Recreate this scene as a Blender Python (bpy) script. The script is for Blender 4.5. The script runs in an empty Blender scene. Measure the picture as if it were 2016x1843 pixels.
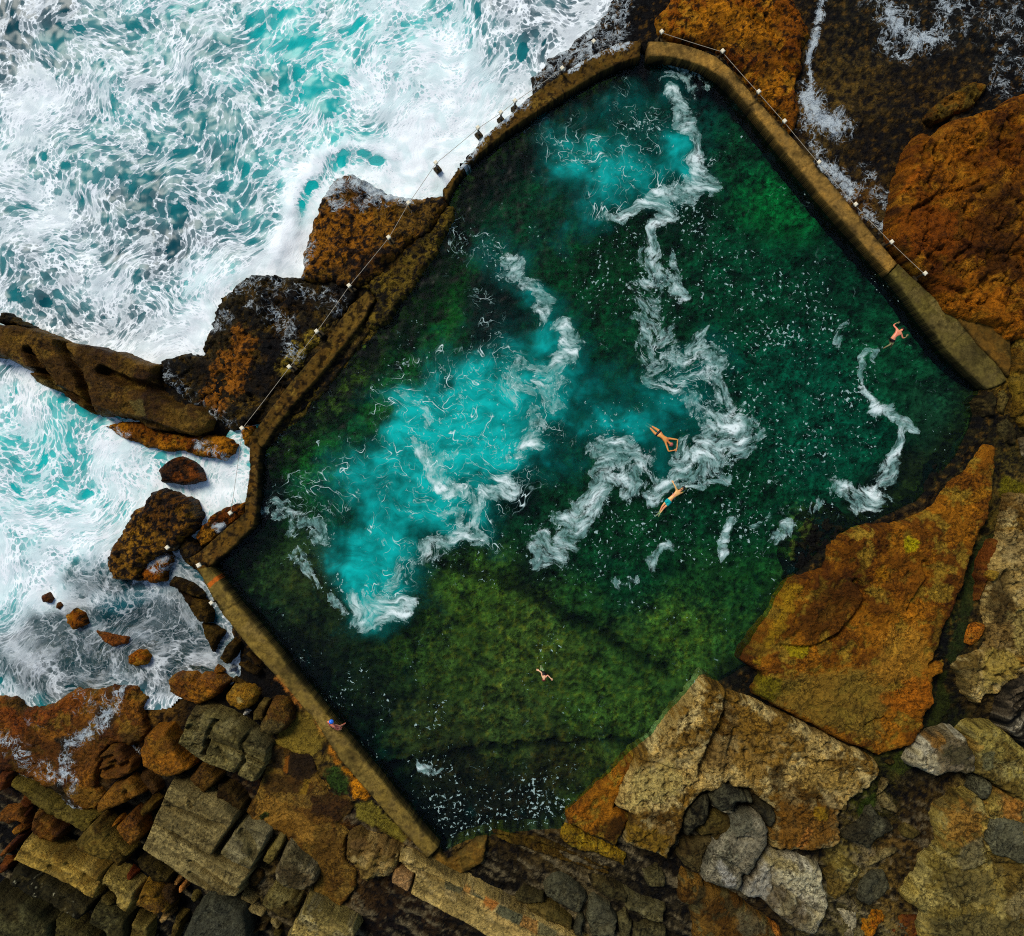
import bpy, math, random
import numpy as np
random.seed(7)
rng = np.random.RandomState(11)

# ---------------------------------------------------------------- frame of reference
# plan coordinates (u,v): 40 units to the metre, v runs south; origin of the world in the middle
H, PX, U0, V0 = 45.0, 40.0, 1008.0, 921.5
TILES = {'o': (0, 0, None), 'A': (0, 2194, 3), 'B': (600, 2194, 3), 'C': (0, 1900, 3), 'D': (500, 1700, 3),
         'E': (1200, 2194, 3), 'F': (1800, 2194, 3), 'G': (2400, 2194, 3), 'K': (2400, 1620, 3),
         '1': (0, 0, 1.8327), '2': (1000, 0, 1.8327), '3': (1972, 0, 1.8327), '4': (0, 900, 1.8327),
         '6': (1972, 900, 1.8327), '7': (0, 1808, 1.8327), '8': (1000, 1808, 1.8327), '9': (1972, 1808, 1.8327)}

def O(t, pts):
    x0, y0, k = TILES[t]
    if k is None:
        return [tuple(map(float, p)) for p in pts]
    return [((x0 + p[0] / k) / 1.52381, (y0 + p[1] / k) / 1.52381) for p in pts]

def XY(u, v, z=0.0):
    s = (H - z) / H
    return (u - U0) / PX * s, (V0 - v) / PX * s

def world(pts, z=0.0):
    return np.array([XY(u, v, z) for u, v in pts])

def lin(c):
    c = np.asarray(c, float) / 255.0
    return np.where(c <= 0.04045, c / 12.92, ((c + 0.055) / 1.055) ** 2.4)

def sstep(a, b, x):
    t = np.clip((x - a) / (b - a), 0, 1)
    return t * t * (3 - 2 * t)

# ---------------------------------------------------------------- noise
_perm = np.concatenate([np.random.RandomState(5).permutation(256)] * 3)
_ang = np.random.RandomState(6).rand(256) * 2 * np.pi
_gx, _gy = np.cos(_ang), np.sin(_ang)

def gnoise(x, y, seed=0):
    xi = np.floor(x).astype(np.int64); yi = np.floor(y).astype(np.int64)
    xf = x - xi; yf = y - yi
    def g(dx, dy):
        h = _perm[(_perm[(xi + dx + seed * 17) & 255] + yi + dy + seed * 31) & 255]
        return _gx[h] * (xf - dx) + _gy[h] * (yf - dy)
    u = xf * xf * xf * (xf * (xf * 6 - 15) + 10); w = yf * yf * yf * (yf * (yf * 6 - 15) + 10)
    a = g(0, 0); b = g(1, 0); c = g(0, 1); d = g(1, 1)
    return (a + u * (b - a)) * (1 - w) + (c + u * (d - c)) * w

def fbm(x, y, octv=4, seed=0, gain=0.5):
    s = np.zeros_like(x); amp = 1.0; f = 1.0
    for i in range(octv):
        s += amp * gnoise(x * f + 13.7 * i, y * f - 7.3 * i, seed + i)
        amp *= gain; f *= 2.07
    return s

def ridged(x, y, octv=4, seed=0):
    s = np.zeros_like(x); amp = 1.0; f = 1.0
    for i in range(octv):
        s += amp * (1 - 2.2 * np.abs(gnoise(x * f + 3.1 * i, y * f + 9.2 * i, seed + i)))
        amp *= 0.5; f *= 2.1
    return s / 1.9

def worley(x, y, seed=0):
    xi = np.floor(x).astype(np.int64); yi = np.floor(y).astype(np.int64)
    f1 = np.full(x.shape, 9.0); f2 = np.full(x.shape, 9.0); cid = np.zeros(x.shape, np.int64)
    for dx in (-1, 0, 1):
        for dy in (-1, 0, 1):
            h = _perm[(_perm[(xi + dx + seed * 13) & 255] + yi + dy + seed * 7) & 255]
            px = xi + dx + (h % 16 + .5) / 16.; py = yi + dy + (h // 16 + .5) / 16.
            d = np.hypot(px - x, py - y)
            m = d < f1
            f2 = np.where(m, f1, np.minimum(f2, d)); cid = np.where(m, h, cid); f1 = np.where(m, d, f1)
    return f1, f2, cid

def swirl_back(x, y, layers, seed):
    """carry points back along a swirling (divergence free) current: layers = (scale per m, metres per step, steps)"""
    x = x.copy(); y = y.copy(); e = .02
    for k, (sc_, st, n) in enumerate(layers):
        for i in range(n):
            a = gnoise(x * sc_, y * sc_, seed + k)
            dx = (gnoise(x * sc_ + e, y * sc_, seed + k) - a) / e; dy = (gnoise(x * sc_, y * sc_ + e, seed + k) - a) / e
            x += st * dy; y -= st * dx
    return x, y

def sdf(x, y, poly):
    """signed distance to a closed polygon, positive inside"""
    P = np.asarray(poly, float); n = len(P)
    d2 = np.full(x.shape, 1e18); ins = np.zeros(x.shape, bool)
    for i in range(n):
        ax, ay = P[i]; bx, by = P[(i + 1) % n]
        ex, ey = bx - ax, by - ay
        wx, wy = x - ax, y - ay
        t = np.clip((wx * ex + wy * ey) / (ex * ex + ey * ey + 1e-12), 0, 1)
        d2 = np.minimum(d2, (wx - ex * t) ** 2 + (wy - ey * t) ** 2)
        if ay != by:
            c = ((ay > y) != (by > y)) & (x < ex * (y - ay) / (by - ay) + ax)
            ins ^= c
    d = np.sqrt(d2)
    return np.where(ins, d, -d)

def dline(x, y, pts):
    """distance to an open polyline"""
    P = np.asarray(pts, float)
    d2 = np.full(x.shape, 1e18)
    if len(P) == 1:
        return np.hypot(x - P[0][0], y - P[0][1])
    for i in range(len(P) - 1):
        ax, ay = P[i]; ex, ey = P[i + 1] - P[i]
        wx, wy = x - ax, y - ay
        t = np.clip((wx * ex + wy * ey) / (ex * ex + ey * ey + 1e-12), 0, 1)
        d2 = np.minimum(d2, (wx - ex * t) ** 2 + (wy - ey * t) ** 2)
    return np.sqrt(d2)

def splat(x, y, items, default):
    """items: (u, v, radius, value...) in plan units; x,y in plan units; soft blend"""
    default = np.atleast_1d(np.asarray(default, float))
    num = np.zeros(x.shape + default.shape) + default * 0.02
    den = np.full(x.shape, 0.02)
    for it in items:
        w = np.exp(-((x - it[0]) ** 2 + (y - it[1]) ** 2) / (it[2] ** 2))
        num += w[..., None] * np.atleast_1d(np.asarray(it[3], float)); den += w
    return num / den[..., None]

# ---------------------------------------------------------------- scene helpers
sc = bpy.context.scene
COL = sc.collection

def tag(o, label=None, cat=None, group=None, kind=None):
    if label: o['label'] = label
    if cat: o['category'] = cat
    if group: o['group'] = group
    if kind: o['kind'] = kind
    return o

def link(name, me, mat=None, parent=None):
    o = bpy.data.objects.new(name, me); COL.objects.link(o)
    if mat: me.materials.append(mat)
    if parent: o.parent = parent
    return o

def empty(name, loc, rz=0.0):
    o = bpy.data.objects.new(name, None); COL.objects.link(o)
    o.location = loc; o.rotation_euler = (0, 0, rz); o.empty_display_size = 0.2
    return o

def grid_mesh(name, X, Y, Z, keep=None, attrs=None, smooth=True):
    """regular (ny,nx) lattice to a mesh; keep = boolean per vertex (a quad stays if any of its corners does)"""
    ny, nx = X.shape
    idx = np.arange(ny * nx).reshape(ny, nx)
    q = np.stack([idx[:-1, :-1], idx[:-1, 1:], idx[1:, 1:], idx[1:, :-1]], -1).reshape(-1, 4)
    if keep is not None:
        k = keep.ravel(); q = q[k[q].any(1)]
    used = np.zeros(ny * nx, bool); used[q.ravel()] = True
    remap = np.cumsum(used) - 1
    q = remap[q]
    co = np.stack([X.ravel()[used], Y.ravel()[used], Z.ravel()[used]], -1).astype(np.float32)
    me = bpy.data.meshes.new(name)
    me.vertices.add(len(co)); me.vertices.foreach_set('co', co.ravel())
    me.loops.add(len(q) * 4); me.loops.foreach_set('vertex_index', q.ravel().astype(np.int32))
    me.polygons.add(len(q))
    me.polygons.foreach_set('loop_start', np.arange(0, len(q) * 4, 4, dtype=np.int32))
    me.polygons.foreach_set('loop_total', np.full(len(q), 4, np.int32))
    if smooth:
        me.polygons.foreach_set('use_smooth', np.ones(len(q), bool))
    for an, (typ, val) in (attrs or {}).items():
        if typ == 'C':
            a = me.attributes.new(an, 'FLOAT_COLOR', 'POINT')
            v = np.ones((len(co), 4), np.float32); v[:, :3] = val.reshape(-1, 3)[used]
            a.data.foreach_set('color', v.ravel())
        elif typ == 'V':
            a = me.attributes.new(an, 'FLOAT_VECTOR', 'POINT')
            a.data.foreach_set('vector', val.reshape(-1, 3)[used].astype(np.float32).ravel())
        else:
            a = me.attributes.new(an, 'FLOAT', 'POINT')
            a.data.foreach_set('value', val.ravel()[used].astype(np.float32))
    me.update(calc_edges=True)
    me.validate()
    return me

# ---------------------------------------------------------------- node helper
class NT:
    def __init__(self, m):
        m.use_nodes = True
        self.t = m.node_tree; self.t.nodes.clear()
    def n(self, typ, **kw):
        nd = self.t.nodes.new(typ)
        ins = kw.pop('ins', {})
        for k, v in kw.items(): setattr(nd, k, v)
        for k, v in ins.items():
            s = nd.inputs[k]
            if hasattr(v, 'node'): self.t.links.new(v, s)
            else: s.default_value = v
        return nd
    def math(self, op, a, b=0.0, c=None, clamp=False):
        ins = {0: a, 1: b}
        if c is not None: ins[2] = c
        return self.n('ShaderNodeMath', operation=op, use_clamp=clamp, ins=ins).outputs[0]
    def ss(self, x, a, b, lo=0.0, hi=1.0):
        return self.n('ShaderNodeMapRange', interpolation_type='SMOOTHSTEP', ins={0: x, 1: a, 2: b, 3: lo, 4: hi}).outputs[0]
    def mixc(self, f, a, b, mode='MIX'):
        nd = self.n('ShaderNodeMix', data_type='RGBA', blend_type=mode)
        for i, v in ((0, f), (6, a), (7, b)):
            if hasattr(v, 'node'): self.t.links.new(v, nd.inputs[i])
            else: nd.inputs[i].default_value = v if i == 0 else (tuple(v) + (1,) if len(v) == 3 else v)
        return nd.outputs[2]
    def noise(self, vec, scale, detail=4, rough=0.55, dim='2D'):
        return self.n('ShaderNodeTexNoise', noise_dimensions=dim, ins={'Vector': vec, 'Scale': scale, 'Detail': detail, 'Roughness': rough})
    def vor(self, vec, scale, feature='F1', dim='2D'):
        return self.n('ShaderNodeTexVoronoi', voronoi_dimensions=dim, feature=feature, ins={'Vector': vec, 'Scale': scale})
    def attr(self, name):
        return self.n('ShaderNodeAttribute', attribute_name=name)
    def warp(self, pos, scale, amount, detail=2):
        nz = self.noise(pos, scale, detail)
        c = self.n('ShaderNodeVectorMath', operation='SUBTRACT', ins={0: nz.outputs['Color'], 1: (.5, .5, .5)}).outputs[0]
        s = self.n('ShaderNodeVectorMath', operation='SCALE', ins={0: c, 'Scale': amount}).outputs[0]
        return self.n('ShaderNodeVectorMath', operation='ADD', ins={0: pos, 1: s}).outputs[0]
    def out(self, s):
        self.n('ShaderNodeOutputMaterial', ins={'Surface': s})

def rock_material(name, rough=0.75, grain=0.6, bump=0.5, spec=0.3, gscale=9.0):
    m = bpy.data.materials.new(name); t = NT(m)
    pos = t.n('ShaderNodeNewGeometry').outputs['Position']
    col = t.attr('Col').outputs['Color']
    g1 = t.noise(pos, gscale, 7, 0.68, '3D').outputs[0]
    g2 = t.noise(pos, 2.3, 5, 0.6, '3D').outputs[0]
    gg = t.math('ADD', t.math('MULTIPLY', g1, 0.75), t.math('MULTIPLY', g2, 0.25))
    rg = t.ss(t.noise(pos, .55, 4, .6, '3D').outputs[0], .40, .60, .30, 1.0)      # some faces weather rough, others stay smooth
    ga = t.math('MULTIPLY', rg, grain)
    k = t.math('ADD', 1.0, t.math('MULTIPLY', t.n('ShaderNodeMapRange', ins={0: gg, 1: 0.38, 2: 0.62, 3: -1.0, 4: 1.0}).outputs[0], ga))
    kk = t.n('ShaderNodeCombineColor', ins={0: k, 1: k, 2: k}).outputs[0]
    c = t.mixc(1.0, col, kk, 'MULTIPLY')
    pit = t.ss(t.noise(pos, gscale * .62, 4, .7, '3D').outputs[0], .545, .635)
    fl = t.ss(t.noise(pos, gscale * 1.5, 3, .6, '3D').outputs[0], .62, .72)
    c = t.mixc(t.math('MULTIPLY', pit, t.math('MULTIPLY', ga, 1.0)), c, t.mixc(1.0, c, (.30, .27, .22), 'MULTIPLY'))
    c = t.mixc(t.math('MULTIPLY', fl, t.math('MULTIPLY', ga, .5)), c, t.mixc(1.0, c, (1.9, 1.85, 1.7), 'MULTIPLY'))
    vn = t.ss(t.math('ABSOLUTE', t.math('SUBTRACT', t.noise(t.warp(pos, 1.2, .5, 3), .85, 4, .6, '3D').outputs[0], .5)), .012, .0)
    vn = t.math('MULTIPLY', vn, t.ss(g2, .48, .56))
    c = t.mixc(t.math('MULTIPLY', vn, grain), c, t.mixc(1.0, c, (.25, .21, .16), 'MULTIPLY'))
    gg = t.math('SUBTRACT', gg, t.math('MULTIPLY', t.math('MAXIMUM', pit, vn), .18))
    b = t.n('ShaderNodeBump', ins={'Strength': bump, 'Distance': 0.22, 'Height': gg}).outputs[0]
    r = t.n('ShaderNodeMapRange', ins={0: g2, 1: 0.3, 2: 0.7, 3: max(rough - .18, .1), 4: min(rough + .15, 1)}).outputs[0]
    # thin wash of white water left on the stone
    ws = t.attr('wash').outputs['Fac']
    w1 = t.warp(t.warp(pos, .9, .9, 3), 3.2, .22, 3)
    nz = t.noise(w1, 1.7, 6, .66).outputs[0]
    fil = t.ss(t.math('ABSOLUTE', t.math('SUBTRACT', t.noise(w1, 1.5, 4, .55).outputs[0], .5)), .035, .0)
    fil2 = t.ss(t.math('ABSOLUTE', t.math('SUBTRACT', t.noise(w1, 3.6, 3, .55).outputs[0], .5)), .05, .0)
    sig = t.math('ADD', ws, t.math('MULTIPLY', t.math('SUBTRACT', nz, .5), 1.9))
    f = t.math('MAXIMUM', t.ss(sig, .62, .92), t.math('MULTIPLY', t.math('MAXIMUM', fil, t.math('MULTIPLY', fil2, .7)), t.ss(sig, .22, .62)))
    f = t.math('MULTIPLY', f, t.ss(ws, .02, .25, 0.0, .92))
    c = t.mixc(f, c, (.52, .60, .62))
    p = t.n('ShaderNodeBsdfPrincipled', ins={'Base Color': c, 'Roughness': r, 'Normal': b, 'Specular IOR Level': spec})
    t.out(p.outputs[0])
    return m

def plain_material(name, rgb, rough=0.6, spec=0.4, grain=0.25, scale=12.0):
    m = bpy.data.materials.new(name); t = NT(m)
    pos = t.n('ShaderNodeTexCoord').outputs['Object']
    g = t.noise(pos, scale, 4, 0.6, '3D').outputs[0]
    k = t.n('ShaderNodeMapRange', ins={0: g, 1: .3, 2: .7, 3: 1 - grain, 4: 1 + grain}).outputs[0]
    kk = t.n('ShaderNodeCombineColor', ins={0: k, 1: k, 2: k}).outputs[0]
    c = t.mixc(1.0, tuple(lin(rgb)), kk, 'MULTIPLY')
    t.out(t.n('ShaderNodeBsdfPrincipled', ins={'Base Color': c, 'Roughness': rough, 'Specular IOR Level': spec}).outputs[0])
    return m

M_DRY = rock_material('sandstone_dry', .85, .72, .9, .08)
M_WET = rock_material('sandstone_wet', .6, .75, .9, .12)
M_CONC = rock_material('weathered_concrete', .88, .36, .3, .08, 14.0)
M_ALGAE = rock_material('algae_floor', .9, .75, .8, .1, 5.0)
SUN_AZ, SUN_EL, SUN, SUN_ANG, SKY, EXPO = 128.0, 52.0, 1.5, 18.0, .058, .97
# ---------------------------------------------------------------- rock bodies
# style: c = three colours (sRGB), spk = (colour, threshold, amount), rough = surface relief, wob = outline waviness,
# strat = (angle deg, strength) bedding, pit = pitting depth, terr = stepped break height
ST = {
 'gold':  dict(c=[(158,100,18),(128,70,10),(178,124,34)], spk=((22,15,6),.22,.9), rough=.10, wob=.10, mat=M_DRY, pit=.03),
 'rust':  dict(c=[(142,84,14),(92,52,8),(164,110,28)], spk=((32,18,6),.30,.7), rough=.12, wob=.10, mat=M_DRY, pit=.08),
 'slab':  dict(c=[(148,94,20),(102,60,12),(156,126,44)], spk=((40,26,8),.34,.6), rough=.10, wob=.07, mat=M_DRY, pit=.03),
 'boul':  dict(c=[(136,86,16),(106,62,10),(150,104,28)], spk=((40,24,8),.38,.5), rough=.07, wob=.06, mat=M_WET, pit=.02),
 'redb':  dict(c=[(112,60,12),(82,42,8),(130,82,22)], spk=((30,18,8),.36,.5), rough=.08, wob=.05, mat=M_WET, pit=.02),
 'tan':   dict(k=np.array([1.02, .97, .86]), c=[(118,106,66),(98,86,50),(132,118,74)], spk=((44,38,22),.40,.6), rough=.05, wob=.03, mat=M_DRY, pit=.02, strat=(-28, .5), lay=2.5),
 'olive': dict(c=[(100,88,46),(70,60,28),(116,98,52)], spk=((30,26,14),.36,.6), rough=.07, wob=.06, mat=M_DRY, pit=.03, strat=(-28, .3)),
 'dark':  dict(c=[(60,54,32),(38,32,18),(84,72,40)], spk=((14,12,8),.28,.8), rough=.10, wob=.07, mat=M_DRY, pit=.05, strat=(-28, .4)),
 'grey':  dict(c=[(84,84,68),(66,66,54),(98,96,76)], spk=((34,34,28),.34,.5), rough=.06, wob=.06, k=np.array([.88,.82,.62]), mat=M_DRY, pit=.02),
 'pale':  dict(k=np.array([1.08, 1.04, .92]), c=[(146,138,110),(116,108,80),(176,170,146)], spk=((52,46,32),.34,.7), rough=.10, wob=.06, mat=M_DRY, pit=.06),
 'cream': dict(k=np.array([1.12, 1.06, .92]), c=[(150,128,74),(108,82,30),(178,160,106)], spk=((54,40,14),.20,.8), rough=.14, wob=.08, mat=M_DRY, pit=.10),
 'moss':  dict(k=np.array([1.06, 1.0, .84]), c=[(128,112,54),(92,80,34),(150,138,82)], spk=((44,38,16),.26,.7), rough=.13, wob=.08, mat=M_DRY, pit=.08),
 'barn':  dict(c=[(128,86,18),(84,54,12),(146,104,30)], spk=((14,10,6),.02,.95), rough=.12, wob=.12, mat=M_WET, pit=.05),
 'weed':  dict(c=[(44,36,16),(24,20,10),(92,70,20)], spk=((10,9,6),.06,.9), rough=.18, wob=.16, mat=M_WET, pit=.08),
 'ledge': dict(c=[(112,84,30),(86,58,16),(126,98,42)], spk=((46,32,12),.36,.5), rough=.09, wob=.07, mat=M_WET, pit=.02),
 'wetl':  dict(k=np.array([.78,.72,.6]), c=[(136,88,20),(100,60,12),(146,112,36)], spk=((50,32,10),.28,.6), rough=.10, wob=.12, mat=M_WET, pit=.04),
 'conc':  dict(c=[(126,102,52),(114,90,42),(134,110,60)], spk=((60,46,20),.42,.4), rough=.012, wob=.015, k=np.array([1.18,1.04,.84]), mat=M_CONC, pit=.0),
 'conc2': dict(c=[(92,82,40),(76,68,30),(106,94,52)], spk=((40,36,16),.34,.5), rough=.02, wob=.02, k=np.array([1.0,.95,.85]), mat=M_CONC, pit=.01),
 'conc3': dict(c=[(92,68,22),(70,50,15),(122,96,36)], spk=((20,14,6),.10,.85), rough=.03, wob=.04, k=np.array([1.0,.95,.85]), mat=M_CONC, pit=.02),
 'conc4': dict(c=[(116,98,46),(96,80,34),(128,108,56)], spk=((56,46,18),.34,.5), rough=.015, wob=.02, k=np.array([1.0,.95,.85]), mat=M_CONC, pit=.0),
}
ROCKS = []
_seed = [100]

def rock(name, label, tile, pts, top, style, base=-0.5, edge=None, tilt=(0, 0), cracks=(), patches=(), cat='rock', group=None,
         step=0.055, slope=9.0, dome=0.0, side=None, wash=(), mound=(), kw=None, parent=None, kind=None):
    """a body of stone or concrete standing on the sea bed / shelf: traced plan outline, rounded rim, own relief and colouring.
    cracks: (points, width m, depth m); patches: (points, colour, softness m, amount); wash: (points, width, amount) thin foam lacing"""
    S = dict(ST[style]); S.update(kw or {})
    _seed[0] += 9; sd = _seed[0]
    uv = O(tile, pts)
    P = world(uv, top)
    drop = (top - base) / slope
    x0, y0 = P.min(0) - drop - .25; x1, y1 = P.max(0) + drop + .25
    xs = np.arange(x0, x1 + step, step); ys = np.arange(y0, y1 + step, step)
    X, Y = np.meshgrid(xs, ys)
    d = sdf(X, Y, P)
    wob = S['wob']
    d = d - S.get('shrink', .035 if S['rough'] > .03 else 0) + wob * 1.3 * fbm(X * 1.1, Y * 1.1, 2, sd) + wob * .7 * fbm(X * 4, Y * 4, 2, sd + 3)
    if edge is None:
        edge = min(.45, .16 + .18 * (top - max(base, 0)))
    t = np.clip(d / edge, 0, 1)
    rim = (1 - np.sqrt(np.clip(1 - (1 - t) ** 2, 0, 1)))          # 0 in the middle, 1 at the outline
    hgt = (top - max(base, -.2))
    Z = top - rim * min(edge * 1.1, hgt * .6)
    if dome:
        Z += dome * (np.clip(d / max(d.max(), .2), 0, 1) - .6)
    cx, cy = P.mean(0)
    Z += tilt[0] * (X - cx) + tilt[1] * (Y - cy)
    n1 = fbm(X * .45, Y * .45, 4, sd + 1); n2 = fbm(X * 1.1 + 5, Y * 1.1, 4, sd + 2); n3 = fbm(X * 3.6, Y * 3.6, 4, sd + 4, .6)
    r = S['rough']
    Z += r * (1.1 * n1 + .9 * n2 + .45 * n3)
    if S.get('terr'):
        f1, f2, cid = worley(X * S.get('tf', .5) + .5 * n2, Y * S.get('tf', .5) + .5 * n1, sd)
        Z += S['terr'] * ((cid % 17) / 16. - .5) * sstep(0, .25, f2 - f1) - S['terr'] * .9 * (1 - sstep(0, .07, f2 - f1))
    bed = np.zeros_like(X)
    if 'strat' in S:
        a = math.radians(S['strat'][0]); al = X * math.cos(a) + Y * math.sin(a); ac = -X * math.sin(a) + Y * math.cos(a)
        bed = fbm(al * .35, ac * 3.2, 4, sd + 5)
        Z += .07 * bed - .07 * sstep(.80, .98, ridged(al * .18 + .1 * n2, ac * 1.1 + .12 * n2, 2, sd + 27))
    if S['pit']:
        p = fbm(X * 2.1, Y * 2.1, 3, sd + 6)
        Z -= S['pit'] * 1.8 * sstep(.22, .42, p)
    if S['rough'] > .03:                                             # weathered joints
        gr = ridged(X * .55 + .35 * n2, Y * .55 + .35 * n1, 3, sd + 20)
        groove = sstep(.80, .97, gr) * sstep(-.1, .25, fbm(X * .3, Y * .3, 2, sd + 21) + .1)
        Z -= .10 * groove
        g2 = ridged(X * 1.7 + .3 * n3, Y * 1.7, 2, sd + 23)
        Z -= .035 * sstep(.78, .95, g2)
    else:
        groove = 0 * X
    for (m, mr, mh) in mound:
        q = world(O(tile, [m]), top)[0]
        Z += mh * np.exp(-((X - q[0]) ** 2 + (Y - q[1]) ** 2) / mr ** 2)
    jit = .05 * fbm(X * 2.5, Y * 2.5, 3, sd + 7)
    for (cp, w, dp) in cracks:
        dd = np.abs(dline(X, Y, world(O(tile, cp), top)) + jit)
        if r > .03: w = max(w, .17); dp = max(dp, .22)
        else: w = max(w, .10)
        Z -= dp * sstep(w * .80, w * .22, dd)
    # the flank
    out = d < 0
    Z = np.where(out, np.minimum(Z, Z + d * slope), Z)
    Z = np.maximum(Z, base - .3)
    # colour of the stone itself
    c = [lin(q) for q in S['c']]
    C = c[0] + (c[1] - c[0]) * sstep(.0, .22, n1 + .4 * n3 + .3 * n2)[..., None]
    C = C + (c[2] - C) * (sstep(.10, .30, -n2 - .4 * n3 + .2 * n1) * .85)[..., None]
    if S['mat'] is M_CONC:                                           # stains, drips and worn patches
        C = C * np.clip(1 + .55 * n1 + .5 * n2 + .2 * n3, .35, 1.6)[..., None]
        C = C + (lin((40, 38, 18)) - C) * (.55 * sstep(.18, .0, d + .22 * n2 + .1 * n3) + .35 * sstep(.2, .5, n2 - n1))[..., None]
    if r > .03:                                                      # exfoliating layers, each weathered its own tone
        q = (n1 * .9 + .55 * n2 + .12 * n3) * S.get('lay', 4.5); lv = np.floor(q)
        Z += .055 * (lv + sstep(.7, 1., q - lv) - q * .5)
        C = C * (.80 + .40 * ((np.sin(lv * 12.9898 + sd) * 43758.5453) % 1.0))[..., None]
    if r > .06:                                                      # big dark weathering stains
        sn = fbm(X * .32, Y * .32, 4, sd + 31, .55)
        C = C + (C * np.array([.38, .32, .26]) - C) * (.85 * sstep(.10, .30, sn + .12 * n3))[..., None]
    if 'strat' in S:
        C = C * (1 + S['strat'][1] * bed * 1.6)[..., None]
    C = C * np.clip(1 + .55 * n3 + .35 * n2, .3, 2)[..., None]
    C = C + (C * np.array([.42, .34, .25]) - C) * (.6 * groove)[..., None]
    for (pp, pc, soft, amt) in patches:
        dd = sdf(X, Y, world(O(tile, pp), top))
        dd = dd + soft * 1.1 * n2 + soft * .9 * n3
        C = C + (lin(pc) * (1 + .3 * n3)[..., None] - C) * (amt * sstep(-soft * .5, soft * .5, dd))[..., None]
    sp, th, am = S['spk']
    s = fbm(X * 3.3 + 9, Y * 3.3, 3, sd + 8, .7) + .25 * n1
    C = C + (lin(sp) - C) * (am * sstep(th, th + .16, s))[..., None]
    if side is not None:                                             # weed growing on the walls up to the tide line
        C = C + (lin(side[0]) * (1 + .6 * n3)[..., None] - C) * sstep(side[1] + .10, side[1] - .10, Z + .04 * n3)[..., None]
    W = np.zeros_like(X)
    for (wp, ww, wa) in wash:
        dd = dline(X, Y, world(O(tile, wp), top))
        wk = np.exp(-(dd / ww) ** 2)
        W = np.maximum(W, wk * wa)
    C = np.clip(C * S.get('k', np.array([.90, .87, .66])), .002, .9)
    Z = np.where(d < -drop, np.minimum(Z, base - .2), Z)
    me = grid_mesh(name, X, Y, Z, keep=d > -drop - .02, attrs={'Col': ('C', C), 'wash': ('F', W)} if wash else {'Col': ('C', C)})
    o = link(name, me, S['mat'], parent)
    tag(o, label, cat, group, kind or 'thing')
    ROCKS.append(o)
    return o

# ---------------------------------------------------------------- plan outlines of the setting
FAR = 90000.0
SEA = [(1205,0),(1175,45),(1120,90),(1040,150),(1045,185),(1010,235),(960,275),(905,320),(862,352),(835,385),(785,372),(735,352),(690,328),(650,345),(625,395),
       (600,470),(580,545),(540,528),(490,530),(440,570),(430,600),(402,640),(392,690),(330,700),(300,706),(240,690),(150,660),(30,622),(0,612),
       (-70,600),(-110,650),(-70,695),(0,702),(60,740),(160,800),(270,850),(310,885),(400,905),(436,905),(470,880),(500,872),(500,1010),(450,1015),(420,1028),
       (398,1060),(400,1100),(385,1120),(345,1085),(330,1110),(400,1190),(440,1290),(440,1315),(340,1327),(310,1352),(260,1350),(230,1352),(190,1362),(150,1392),(110,1392),
       (70,1400),(40,1368),(0,1362),(-120,1380),(-400,1500),(-FAR,9000),(-FAR,-FAR),(2500,-FAR),(1290,-120)]
POOL = [(1262,112),(1350,120),(1420,150),(1480,210),(1600,350),(1760,530),(1880,690),(1925,760),(1905,840),(1875,900),(1800,985),(1700,1030),(1640,1055),(1560,1130),
        (1505,1240),(1478,1300),(1400,1345),(1330,1405),(1250,1485),(1120,1595),(1100,1625),(985,1630),(925,1645),(868,1672),(830,1622),(690,1440),(560,1290),(440,1150),
        (416,1112),(500,1042),(507,1000),(512,900),(575,835),(650,765),(720,675),(790,570),(835,495),(880,400),(914,330),(1000,258),(1104,190),(1200,133)]
SEAWORLD, POOLWORLD = world(SEA), world(POOL)

def axis(lo, hi, step, far=1500.0):
    a = np.arange(lo, hi + step * .5, step)
    e = [step * 2]
    while sum(e) < far: e.append(e[-1] * 1.6)
    e = np.cumsum(e)
    return np.concatenate([(a[0] - e)[::-1], a, a[-1] + e])

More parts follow.
